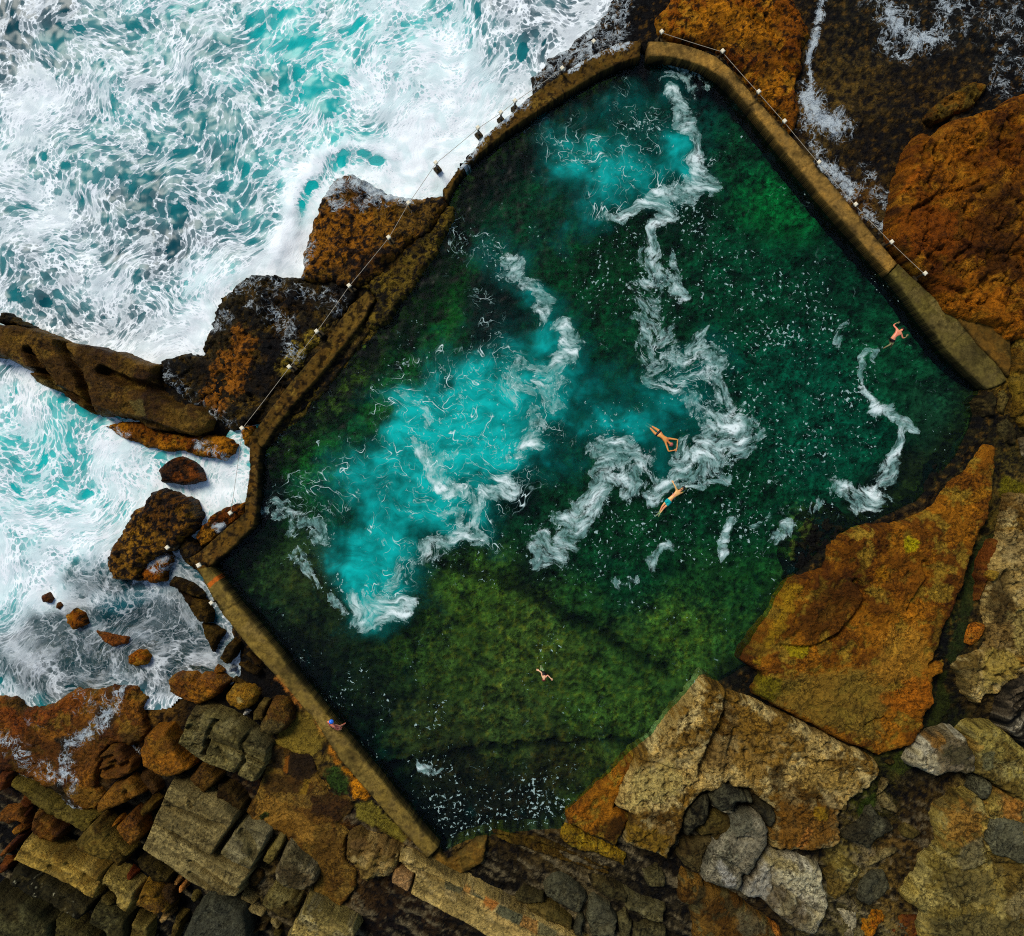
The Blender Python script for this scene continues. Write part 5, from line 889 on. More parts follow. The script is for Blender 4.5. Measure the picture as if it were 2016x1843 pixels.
BL = [
 ('A', [(1500,487),(1700,560),(2016,685),(2112,772),(2085,850),(1900,1135),(1700,1030),(1500,900),(1355,838),(1430,660)], 'broad grey tan block crossed by a single crack', 'tan', 1.55, .12, [([(1428,680),(1560,705),(1690,745),(1850,810),(1985,862),(2060,920)],.10,.25),([(1700,640),(1715,680)],.15,.15)], None),
 ('A', [(1342,850),(1480,897),(1700,1030),(1900,1145),(2060,1210),(2240,1295),(2210,1350),(2160,1410),(2145,1500),(1960,1480),(1700,1380),(1480,1230),(1240,1083)], 'longest grey tan block below the cracked one, split along its lower edge', 'tan', 1.6, .12, [([(1700,1190),(1850,1260),(2000,1360),(2150,1440)],.13,.3),([(1460,890),(1560,940),(1700,1020)],.05,.1),([(1700,1290),(1840,1380),(1940,1450)],.08,.1)], None),
 ('B', [(160,1110),(270,940),(330,870),(400,838),(520,862),(618,930),(610,990),(540,1110),(455,1268),(290,1195)], 'grey tan block with an S shaped hollow worn in its top', 'tan', 1.5, .14, [([(375,915),(410,945),(450,1000),(470,1060),(475,1110)],.36,.34)], dict(c=[(124,116,82),(100,92,58),(140,132,96)])),
 ('B', [(700,950),(765,958),(758,1020),(700,1130),(660,1190),(620,1210),(545,1172),(590,1080)], 'small ribbed cream stone right of the hollowed block', 'tan', 1.2, .2, [], dict(c=[(130,118,66),(104,92,44),(146,128,70)])),
 ('B', [(780,1020),(860,1090),(960,1190),(1060,1300),(1040,1400),(930,1470),(760,1432),(655,1385),(660,1270),(720,1110)], 'rough grey boulder with a pale wrinkled face', 'pale', 1.55, .3, [], dict(c=[(112,102,70),(84,76,50),(140,128,94)], rough=.14)),
 ('B', [(640,1425),(760,1450),(905,1530),(860,1680),(780,1722),(620,1640),(530,1580)], 'pitted olive block under the wrinkled grey boulder', 'olive', 1.25, .2, [([(780,1560),(850,1620)],.2,.25)], dict(c=[(112,102,62),(84,74,40),(128,118,76)])),
 ('B', [(958,1530),(1080,1590),(1250,1690),(1380,1760),(1408,1842),(1330,1960),(740,1960),(850,1730)], 'pale diamond shaped block at the bottom edge', 'tan', 1.75, .15, [], dict(c=[(134,118,66),(112,100,54),(150,140,96)])),
 ('B', [(130,1503),(250,1540),(390,1640),(428,1760),(430,1960),(-220,1960),(-135,1760),(-60,1640),(0,1565)], 'dark slate grey boulder at the bottom edge', 'grey', 1.6, .3, [], dict(c=[(66,68,60),(52,54,46),(80,82,70)])),
 ('A', [(1270,60),(1330,20),(1470,-2),(1510,60),(1590,200),(1705,350),(1680,380),(1500,452),(1435,440),(1260,332),(1243,190)], 'large smooth orange boulder shaped like a triangle', 'boul', 1.45, .3, [([(1600,230),(1660,320)],.08,.1)], None),
 ('A', [(1830,308),(1900,360),(1962,440),(1900,520),(1820,592),(1740,510),(1672,440),(1780,322)], 'square brown boulder standing on one corner', 'redb', 1.1, .25, [], dict(c=[(94,66,18),(72,48,12),(108,80,28)])),
 ('B', [(140,490),(260,508),(350,590),(402,660),(370,742),(250,682),(118,620)], 'flat dark brown block right of the square brown boulder', 'dark', 1.0, .2, [], dict(c=[(66,50,20),(48,36,14),(84,66,30)])),
 ('A', [(850,640),(930,540),(1040,478),(1140,424),(1190,480),(1262,592),(1180,642),(1000,722),(870,772),(838,700)], 'orange brown boulder split into three lobes', 'boul', 1.15, .28, [([(1110,560),(1130,640)],.12,.25),([(930,560),(960,590)],.1,.15)], dict(c=[(120,80,20),(92,58,14),(136,100,34)])),
 ('A', [(868,240),(950,152),(1080,130),(1150,258),(1197,300),(1180,392),(1050,452),(930,474),(846,405)], 'orange boulder slashed by parallel dark slits', 'boul', .95, .25, [([(855,300),(920,262),(1000,230)],.13,.3),([(990,300),(1030,280)],.16,.3),([(870,390),(960,350),(1040,325)],.15,.35),([(1070,325),(1140,290)],.12,.3),([(860,330),(890,310)],.1,.2)], dict(c=[(128,84,20),(98,62,14),(140,100,30)])),
 ('A', [(1220,400),(1310,388),(1390,470),(1432,550),(1362,612),(1260,480)], 'narrow dark brown rock behind the triangle boulder', 'redb', .75, .2, [], dict(c=[(70,46,14),(50,32,10),(84,58,20)], strat=(-55,.4))),
 ('A', [(1240,702),(1318,630),(1400,648),(1362,740),(1280,806),(1228,762)], 'small olive cushion stone beside the cracked tan block', 'olive', .95, .2, [], dict(c=[(104,80,24),(82,62,18),(118,94,36)], strat=(0,.05))),
 ('A', [(1060,842),(1110,790),(1160,748),(1250,810),(1278,950),(1220,1010),(1160,1072),(1090,1012),(1000,880)], 'rust brown boulder pointing up between tan and striped rocks', 'redb', 1.25, .3, [], dict(c=[(116,74,18),(88,52,12),(128,88,28)])),
 ('A', [(965,860),(1030,815),(1065,840),(1010,890)], 'little orange chip at the tip of the rust brown boulder', 'boul', .95, .12, [], None),
 ('A', [(862,800),(930,870),(1010,960),(1152,1130),(1110,1172),(1042,1272),(950,1202),(890,1192),(680,1102),(648,1012),(760,880)], 'striped olive and rust boulder in the middle of the rubble', 'olive', 1.35, .3, [([(960,960),(1060,1120),(1090,1160)],.12,.2)], dict(c=[(100,82,34),(78,58,20),(112,94,44)], strat=(-55,.5)) ),
 ('A', [(205,968),(330,1030),(480,1100),(700,1200),(905,1292),(885,1370),(872,1440),(842,1532),(720,1480),(600,1400),(330,1272),(112,1160)], 'long cream slab with dark slots at the left', 'tan', 1.5, .15, [([(590,1200),(680,1270),(740,1320)],.08,.15),([(450,1220),(540,1270)],.12,.15),([(750,1320),(840,1390)],.25,.25)], dict(c=[(138,114,50),(110,86,32),(150,126,62)])),
 ('A', [(912,1302),(1050,1350),(1202,1462),(1185,1560),(1140,1662),(1040,1600),(980,1480),(890,1390)], 'shorter cream slab broken off the end of the slotted one', 'tan', 1.45, .15, [([(930,1410),(1000,1480),(1040,1530)],.1,.2)], dict(c=[(130,112,54),(102,84,34),(148,130,72)])),
 ('A', [(890,1485),(940,1475),(1005,1540),(1015,1592),(960,1600),(880,1560)], 'mossy grey stone stuck in the joint under the cream slabs', 'olive', 1.1, .15, [], None),
 ('A', [(100,1222),(300,1292),(560,1422),(822,1562),(770,1650),(700,1702),(450,1602),(250,1482),(40,1402)], 'almost black slab with white flecks below the slotted slab', 'dark', 1.2, .2, [], dict(c=[(44,40,24),(28,26,16),(72,64,38)], spk=((150,148,130),.52,.9))),
 ('A', [(842,1572),(960,1582),(1142,1690),(1135,1842),(1120,1930),(980,1930),(900,1820),(765,1750)], 'grey green pitted block under the broken cream slab', 'olive', 1.2, .18, [], dict(c=[(76,72,44),(54,50,28),(98,94,62)])),
 ('A', [(-80,1440),(0,1482),(150,1532),(350,1652),(442,1762),(430,1960),(-80,1960)], 'large dark olive slab in the bottom left corner', 'olive', 1.3, .25, [], dict(c=[(74,72,48),(54,52,32),(92,88,58)])),
 ('A', [(470,1682),(620,1740),(760,1800),(850,1900),(850,1960),(455,1960)], 'dark olive strip right of the corner slab', 'dark', 1.1, .2, [], dict(c=[(72,66,36),(52,46,24),(88,82,50)])),
 ('A', [(1272,1388),(1390,1470),(1512,1632),(1500,1680),(1440,1660),(1400,1690),(1190,1590),(1230,1480)], 'golden wedge stone with a bright crest', 'boul', 1.35, .2, [([(1290,1500),(1400,1520)],.06,.08)], dict(c=[(140,104,28),(106,76,18),(158,122,48)])),
 ('A', [(1412,1700),(1495,1662),(1522,1700),(1442,1752)], 'small pinkish chip at the foot of the golden wedge', 'tan', 1.0, .1, [], dict(c=[(140,112,64),(120,94,50),(150,124,76)])),
 ('A', [(1200,1162),(1300,1165),(1420,1230),(1535,1312),(1500,1392),(1360,1372),(1250,1272)], 'dark olive stone lying under the longest tan block', 'dark', .8, .2, [], dict(c=[(62,52,22),(46,38,16),(78,66,30)])),
 ('A', [(1430,1432),(1500,1405),(1562,1422),(1585,1560),(1530,1592),(1425,1500)], 'dark brown round stone right of the golden wedge', 'redb', .85, .25, [], dict(c=[(64,44,14),(48,32,10),(78,56,20)])),
 ('A', [(260,850),(300,722),(362,740),(450,830),(532,922),(542,972),(450,1042),(330,992),(250,900)], 'rounded brown boulder lined with dark grooves at the left', 'redb', 1.15, .28, [([(330,800),(430,920),(500,990)],.06,.08)], dict(c=[(118,76,18),(90,54,12),(130,90,30)], strat=(-50,.45))),
 ('A', [(-40,740),(60,722),(150,698),(222,832),(212,872),(110,842),(50,880),(-40,820)], 'red brown boulder at the left edge above the slotted slab', 'redb', 1.05, .25, [], dict(c=[(104,62,14),(78,44,10),(116,74,22)])),
 ('A', [(110,870),(180,840),(235,880),(215,920),(110,960),(80,920)], 'small ochre stone under the red brown boulder', 'boul', .85, .18, [], None),
 ('A', [(120,622),(180,620),(252,682),(240,722),(180,700)], 'small narrow orange stone below the stone kerb', 'redb', .8, .15, [], None),
 ('A', [(205,735),(235,720),(252,760),(232,800),(205,780)], 'tiny red stone between two brown boulders at the left', 'redb', .7, .12, [], None),
 ('A', [(-40,1120),(60,1010),(110,960),(205,945),(150,1022),(40,1140),(-40,1180)], 'red brown curved rock at the left edge', 'redb', .9, .2, [], None),
 ('A', [(-40,385),(62,392),(58,450),(20,552),(-40,570)], 'brown stone cut by the left edge beside the foaming ledge', 'redb', .95, .2, [], None),
 ('A', [(-40,1190),(80,1188),(70,1270),(0,1310),(-40,1310)], 'dark orange stone at the left edge next to the black slab', 'redb', .8, .2, [], None),
 ('A', [(80,432),(260,512),(480,640),(700,742),(850,800),(800,880),(742,922),(560,832),(300,692),(68,512)], 'long thin olive stone kerb slanting below the foaming ledge', 'olive', .85, .12, [], dict(c=[(98,84,34),(76,66,26),(110,96,46)])),
 ('A', [(1180,1705),(1330,1762),(1325,1850),(1310,1960),(1130,1960),(1150,1800)], 'olive block at the bottom edge left of the slate boulder', 'olive', 1.0, .18, [], None),
 ('A', [(1565,1680),(1642,1700),(1620,1800),(1560,1930),(1490,1930),(1520,1800)], 'narrow ochre stone leaning on the slate boulder', 'olive', .95, .18, [], dict(c=[(96,78,32),(74,60,24),(112,94,44)])),
 ('A', [(1130,1262),(1203,1310),(1172,1392),(1098,1342)], 'small red stone in the dark gap under the tan blocks', 'redb', .75, .14, [], dict(c=[(112,50,10),(90,38,8),(120,60,16)])),
 ('A', [(1598,1410),(1640,1400),(1662,1440),(1630,1465),(1598,1450)], 'tiny bright orange pebble by the slate boulder', 'boul', .7, .12, [], dict(c=[(190,130,70),(170,110,54),(200,144,84)])),
 ('A', [(1540,1365),(1600,1350),(1612,1390),(1560,1415)], 'tiny pink pebble above the bright orange one', 'tan', .7, .1, [], dict(c=[(150,112,60),(130,94,48),(160,124,74)])),
 ('A', [(1690,1490),(1750,1475),(1790,1520),(1740,1565),(1700,1550)], 'little striped olive pebble beside the slate boulder', 'olive', .7, .14, [], None),
 ('B', [(360,1462),(430,1490),(500,1560),(490,1590),(420,1560),(350,1520)], 'small white edged stone at the end of the longest tan block', 'tan', 1.0, .12, [], None),
 ('B', [(430,1330),(500,1250),(560,1270),(580,1330),(500,1420),(430,1440)], 'brown stone lying in the pocket right of the tan blocks', 'redb', .7, .2, [], dict(c=[(84,62,20),(62,46,14),(98,76,30)])),
 ('B', [(390,1590),(480,1600),(580,1660),(560,1700),(460,1660)], 'sliver of cream stone above the slate boulder', 'tan', .95, .1, [], None),
 ('B', [(450,1800),(600,1740),(615,1790),(480,1842)], 'small dark brown bar of rock right of the slate boulder', 'dark', .7, .1, [], dict(c=[(72,58,32),(54,42,22),(86,72,42)])),
 ('B', [(610,1710),(680,1700),(725,1770),(690,1810),(640,1770)], 'pinkish chip between the slate boulder and the pale diamond', 'tan', .75, .1, [], None),
 ('B', [(655,1800),(720,1790),(735,1842),(700,1880),(640,1870)], 'greenish pebble at the bottom edge near the pale diamond', 'olive', .75, .12, [], None),
]
for tl, pts, lab, st, tp, ed, cr, kw in BL:
    R('boulder', lab, tl, pts, tp, st, edge=ed * (.6 if st == 'tan' else .85), base=-.4, cracks=cr, kw=dict(dict(shrink=.075), **(kw or {})), step=.05, group=GB, cat='stone' if any(w in lab for w in ('small ', 'tiny', 'little', 'chip', 'pebble', 'sliver')) else 'boulder',
      tilt=(random.uniform(-.06, .06), random.uniform(-.06, .06)))
R('rock_ledge', 'broad rust coloured ledge awash with thin lacy foam', 'C', [(-60,590),(0,585),(110,600),(200,690),(330,690),(470,650),(540,585),(660,515),(850,525),(1000,485),(1200,490),(1315,600),(1265,700),(1270,800),(1320,870),(1300,960),(1240,1000),(1150,1030),(1040,1010),(900,1100),(860,1280),(840,1400),(900,1480),(850,1640),(700,1640),(520,1500),(330,1370),(100,1262),(-60,1250)], .5, 'wetl', edge=.25, base=-.6, step=.06,
  wash=[([(1000,690),(900,790),(780,920),(620,1000),(580,1110),(570,1240),(640,1290)],.42,.75),([(1060,640),(1100,510)],.18,.7),([(0,950),(130,1040),(300,1200),(460,1290)],.5,.55),([(720,620),(860,640),(1020,580)],.6,.42),([(100,1300),(300,1400),(520,1530),(690,1610)],.22,1.0),([(240,780),(330,860)],.3,.4),([(600,1300),(640,1480)],.3,.4)],
  patches=[([(860,660),(1000,650),(1060,760),(1000,830),(850,800)],(26,28,24),.25,.85),([(540,960),(700,900),(860,860),(800,940),(620,1040),(600,1180),(540,1140)],(30,34,22),.25,.8),([(330,1400),(540,1340),(640,1480),(720,1610),(640,1600)],(14,24,20),.15,.9),([(0,620),(200,700),(460,690),(740,540),(720,680),(400,800),(120,900),(-40,800)],(130,66,12),.4,.7),([(640,1030),(860,980),(900,1200),(720,1280),(640,1180)],(112,70,18),.2,.7),([(600,1360),(800,1400),(900,1480),(820,1600),(700,1560)],(122,92,28),.2,.7),([(1060,880),(1280,830),(1260,980),(1150,1010)],(78,60,20),.2,.7)], kw=dict(rough=.11))
R('rock_slab', 'mottled brown shelf with pale torn patches right of the grey blocks', 'B', [(480,600),(560,350),(620,130),(760,170),(900,220),(1020,180),(1050,350),(1140,450),(1180,560),(1370,580),(1395,700),(1300,800),(1380,900),(1310,980),(1300,1150),(1400,1260),(1420,1400),(1300,1560),(1220,1680),(980,1530),(1060,1300),(960,1180),(860,1090),(760,960),(640,880),(480,830),(390,740)], .72, 'ledge', edge=.2, base=-.5, step=.06,
  patches=[([(520,620),(680,590),(800,730),(900,735),(1030,860),(1010,1050),(840,920),(660,860),(480,790)],(150,110,44),.12,.8),([(640,850),(700,810),(830,800),(900,860),(840,920),(760,960)],(104,72,18),.08,.8),([(520,770),(575,722),(628,742),(620,780),(545,812)],(24,46,8),.05,.95),([(760,370),(790,210),(1010,200),(1050,370),(960,440)],(30,20,6),.15,.9),([(620,130),(750,180),(750,350),(620,340)],(32,24,10),.15,.9),([(760,230),(800,220),(790,370),(750,360)],(130,78,16),.04,.9),([(960,560),(1180,560),(1390,620),(1380,740),(1260,800),(1060,740)],(48,28,8),.2,.85),([(560,400),(700,380),(920,470),(900,570),(700,560),(560,520)],(58,38,10),.2,.8),([(1040,900),(1260,860),(1290,1300),(1200,1600),(1050,1300),(1000,1100)],(84,58,18),.3,.7),([(950,430),(990,440),(960,560),(880,580)],(132,102,24),.06,.8)], kw=dict(rough=.08), cracks=[([(1250,830),(1390,930)],.1,.2),([(1020,200),(1080,420),(1160,560)],.15,.2)])
R('stone', 'small white stone beside the yellow boulder', 'D', [(675,1330),(695,1315),(718,1328),(705,1350),(682,1348)], .9, 'pale', edge=.1, base=-.2, kw=dict(c=[(210,206,196),(190,186,176),(226,222,214)], rough=.01, spk=((150,146,136),.5,.4)), step=.035, cat='stone')
R('stone', 'small pale blue grey stone among the dark rocks below the wall', 'D', [(540,930),(560,905),(586,930),(575,955),(548,955)], .7, 'pale', edge=.1, base=-.2, kw=dict(c=[(150,158,166),(130,138,146),(166,174,182)], rough=.01), step=.035, cat='stone')

# ---------------------------------------------------------------- rope posts
def bm_mesh(name, parts):
    """parts: lists of (verts, faces) joined in one mesh"""
    v, f = [], []
    for pv, pf in parts:
        o = len(v); v += pv; f += [tuple(i + o for i in q) for q in pf]
    me = bpy.data.meshes.new(name); me.from_pydata(v, [], f); me.update()
    return me

def lathe(prof, n=12, cx=0, cy=0):
    v, f = [], []
    for r, z in prof:
        for i in range(n):
            a = 2 * math.pi * i / n
            v.append((cx + r * math.cos(a), cy + r * math.sin(a), z))
    for k in range(len(prof) - 1):
        for i in range(n):
            j = (i + 1) % n
            f.append((k * n + i, k * n + j, (k + 1) * n + j, (k + 1) * n + i))
    f.append(tuple(range(n - 1, -1, -1))); f.append(tuple((len(prof) - 1) * n + i for i in range(n)))
    return v, f

def bevbox(sx, sy, z0, z1, b):
    v, f = [], []
    rings = [(-b, z0), (0, z0 + b), (0, z1 - b), (-b, z1)]
    for e, z in rings:
        for x, y in ((-1, -1), (1, -1), (1, 1), (-1, 1)):
            v.append((x * (sx / 2 + e), y * (sy / 2 + e), z))
    for k in range(3):
        for i in range(4):
            j = (i + 1) % 4
            f.append((k * 4 + i, k * 4 + j, k * 4 + 4 + j, k * 4 + 4 + i))
    f.append((3, 2, 1, 0)); f.append((12, 13, 14, 15))
    return v, f

M_CAP = plain_material('white_painted_cap', (226, 216, 186), .6, .3, .12, 20)
M_SHAFT = plain_material('dark_rusty_steel', (40, 32, 22), .6, .4, .4, 20)
M_FOOT = plain_material('stained_concrete_foot', (54, 44, 24), .85, .2, .4, 9)
M_ROPE = plain_material('weathered_rope', (158, 148, 128), .8, .1, .2, 30)

PH = 1.0
root = empty('rope_post', (0, 0, 0))
foot = link('foot', bm_mesh('foot', [bevbox(.30, .30, -.7, .10, .03)]), M_FOOT, root)
shaft = link('shaft', bm_mesh('shaft', [lathe([(.050, .08), (.048, .5), (.042, PH - .08)], 10)]), M_SHAFT, root)
cap = link('cap', bm_mesh('cap', [bevbox(.175, .175, PH - .09, PH + .05, .03)]), M_CAP, root)
ring = link('rope_eye', bm_mesh('rope_eye', [lathe([(.055, PH - .20), (.075, PH - .17), (.055, PH - .14)], 10)]), M_SHAFT, root)
PROTO = [root, foot, shaft, cap, ring]
GP = 'white capped rope posts around the pool'
first = [True]
def post(u, v, zb, label, rz=.7, sc_=1.0):
    x, y = XY(u, v, zb + PH * sc_)
    if first[0]:
        o = root; first[0] = False
    else:
        o = root.copy(); COL.objects.link(o)
        for ch in PROTO[1:]:
            c = ch.copy(); COL.objects.link(c); c.parent = o
    o.location = (x, y, zb); o.rotation_euler = (0, 0, rz); o.scale = (sc_,) * 3
    tag(o, label, 'post', GP, 'thing')
    return (x, y, zb + PH * sc_ - .12 * sc_)

E_ = [post(1303,62,.45,'white capped rope post behind the crown of the curved walkway, beside the golden outcrop'),
      post(1423,100,.45,'white capped rope post where the walkway curve straightens, beside the golden outcrop'),
      post(1494,180,.5,'second white capped rope post down the straight east walkway'),
      post(1545,238,.5,'white capped rope post at the lower end of the golden outcrop'),
      post(1613,319,.4,'white capped rope post beside the white splashing run-off, east walkway'),
      post(1685,402,.4,'white capped rope post midway along the shelf, east walkway'),
      post(1756,476,.5,'last but one rope post of the east walkway, at the foot of the rust outcrop'),
      post(1822,538,.7,'last rope post of the east walkway, standing on the rust outcrop')]
N_ = [post(1169,81,.1,'isolated rope post in wet rock outside the top of the seaward wall'),]
S_ = [post(1107,134,.35,'rope post on the dark rock beside the upper seaward wall'),
      post(1014,198,.2,'rusty headed rope post in the surf beside the seaward wall'),
      post(986,221,.2,'dark rope post in the surf just below the rusty headed one'),
      post(941,251,.1,'ochre headed rope post standing in white surf, seaward wall'),
      post(858,320,.1,'rope post in white surf above the orange outcrop'),
      post(804,399,.7,'rope post at the upper right of the orange outcrop'),
      post(765,467,.75,'rope post in the middle of the weedy rock bank'),
      post(687,562,.6,'rope post with a black hollow at its foot, top of the weedy outcrop'),
      post(623,652,.55,'rope post beside the west wall in line with the rust patch'),
      post(569,722,.5,'rope post on yellow weed beside the west wall'),
      post(476,843,.7,'rope post on the ochre lump at the corner of the west wall')]
W_ = [post(453,1010,.35,'rope post on the golden shelf under the bent wall'),
      post(329,1078,.75,'rope post on the lower end of the barnacled boulder'),
      post(391,1113,.55,'squat cream headed post at the elbow of the two walls', .5, 1.15),
      post(416,1187,.5,'rope post outside the top of the south-west wall')]

def rope(name, label, pts, r=.013, sag=.07):
    v, f = [], []
    path = []
    for a, b in zip(pts[:-1], pts[1:]):
        a, b = np.array(a), np.array(b)
        L = np.linalg.norm(b - a)
        for i in range(9):
            t = i / 9.
            p = a + (b - a) * t; p[2] -= sag * L * .25 * 4 * t * (1 - t) * .5
            path.append(p)
    path.append(np.array(pts[-1]))
    n = 6
    for i, p in enumerate(path):
        d = path[min(i + 1, len(path) - 1)] - path[max(i - 1, 0)]
        d /= np.linalg.norm(d)
        s = np.cross(d, (0, 0, 1)); s /= np.linalg.norm(s); q = np.cross(s, d)
        for k in range(n):
            a = 2 * math.pi * k / n
            v.append(tuple(p + r * (math.cos(a) * s + math.sin(a) * q)))
    for i in range(len(path) - 1):
        for k in range(n):
            j = (k + 1) % n
            f.append((i * n + k, i * n + j, i * n + n + j, i * n + n + k))
    me = bpy.data.meshes.new(name); me.from_pydata(v, [], f); me.update()
    tag(link(name, me, M_ROPE), label, 'rope', 'guard ropes', 'thing')
rope('guard_rope', 'taut pale guard rope along the east walkway posts', E_)
rope('guard_rope', 'guard rope of the seaward posts from the dark rock down to the ochre lump', S_, .012)
rope('guard_rope', 'thin guard rope hanging over the white surf of the western gap', [S_[-1], W_[0]], .010)
# ---------------------------------------------------------------- people
TILES.update({'P1': (1880, 1220, 7.372), 'P2': (1900, 1420, 9.164), 'P3': (2600, 920, 11.2), 'P4': (1560, 1960, 12.6), 'P5': (900, 2110, 11.2)})
def skin_material(name, rgb, red):
    m = bpy.data.materials.new(name); t = NT(m)
    pos = t.n('ShaderNodeTexCoord').outputs['Object']
    n = t.noise(pos, 4.0, 3, .5, '3D').outputs[0]
    c = t.mixc(t.ss(n, .42, .62), tuple(lin(rgb)), tuple(lin(red)))
    t.out(t.n('ShaderNodeBsdfPrincipled', ins={'Base Color': c, 'Roughness': .42, 'Specular IOR Level': .45, 'Subsurface Weight': .08}).outputs[0])
    return m

RAD = dict(head=.088, crown=.07, chin=.05, neck=.052, chest=.118, belly=.105, pelvis=.115, sh=.056, el=.038, wr=.027, palm=.030, hip=.078, kn=.052, an=.034, heel=.036, toe=.028)
def skin_obj(name, nodes, edges, mat, parent, rad=None, root_node=None, subd=2):
    names = list(nodes); idx = {k: i for i, k in enumerate(names)}
    me = bpy.data.meshes.new(name)
    me.from_pydata([tuple(nodes[k]) for k in names], [(idx[a], idx[b]) for a, b in edges], [])
    o = link(name, me, mat, parent)
    md = o.modifiers.new('Skin', 'SKIN'); md.use_smooth_shade = True
    sv = me.skin_vertices[0].data
    for k in names:
        r = rad(k); sv[idx[k]].radius = r if isinstance(r, tuple) else (r, r)
        sv[idx[k]].use_root = (k == (root_node or names[0]))
    s = o.modifiers.new('Subdivision', 'SUBSURF'); s.levels = subd; s.render_levels = subd
    return o

def base_name(k):
    k = k[:-1] if k[-1] in 'LR' and k[:-1] in ('sh', 'el', 'wr', 'palm', 'hip', 'kn', 'an', 'heel', 'toe') else k
    return k

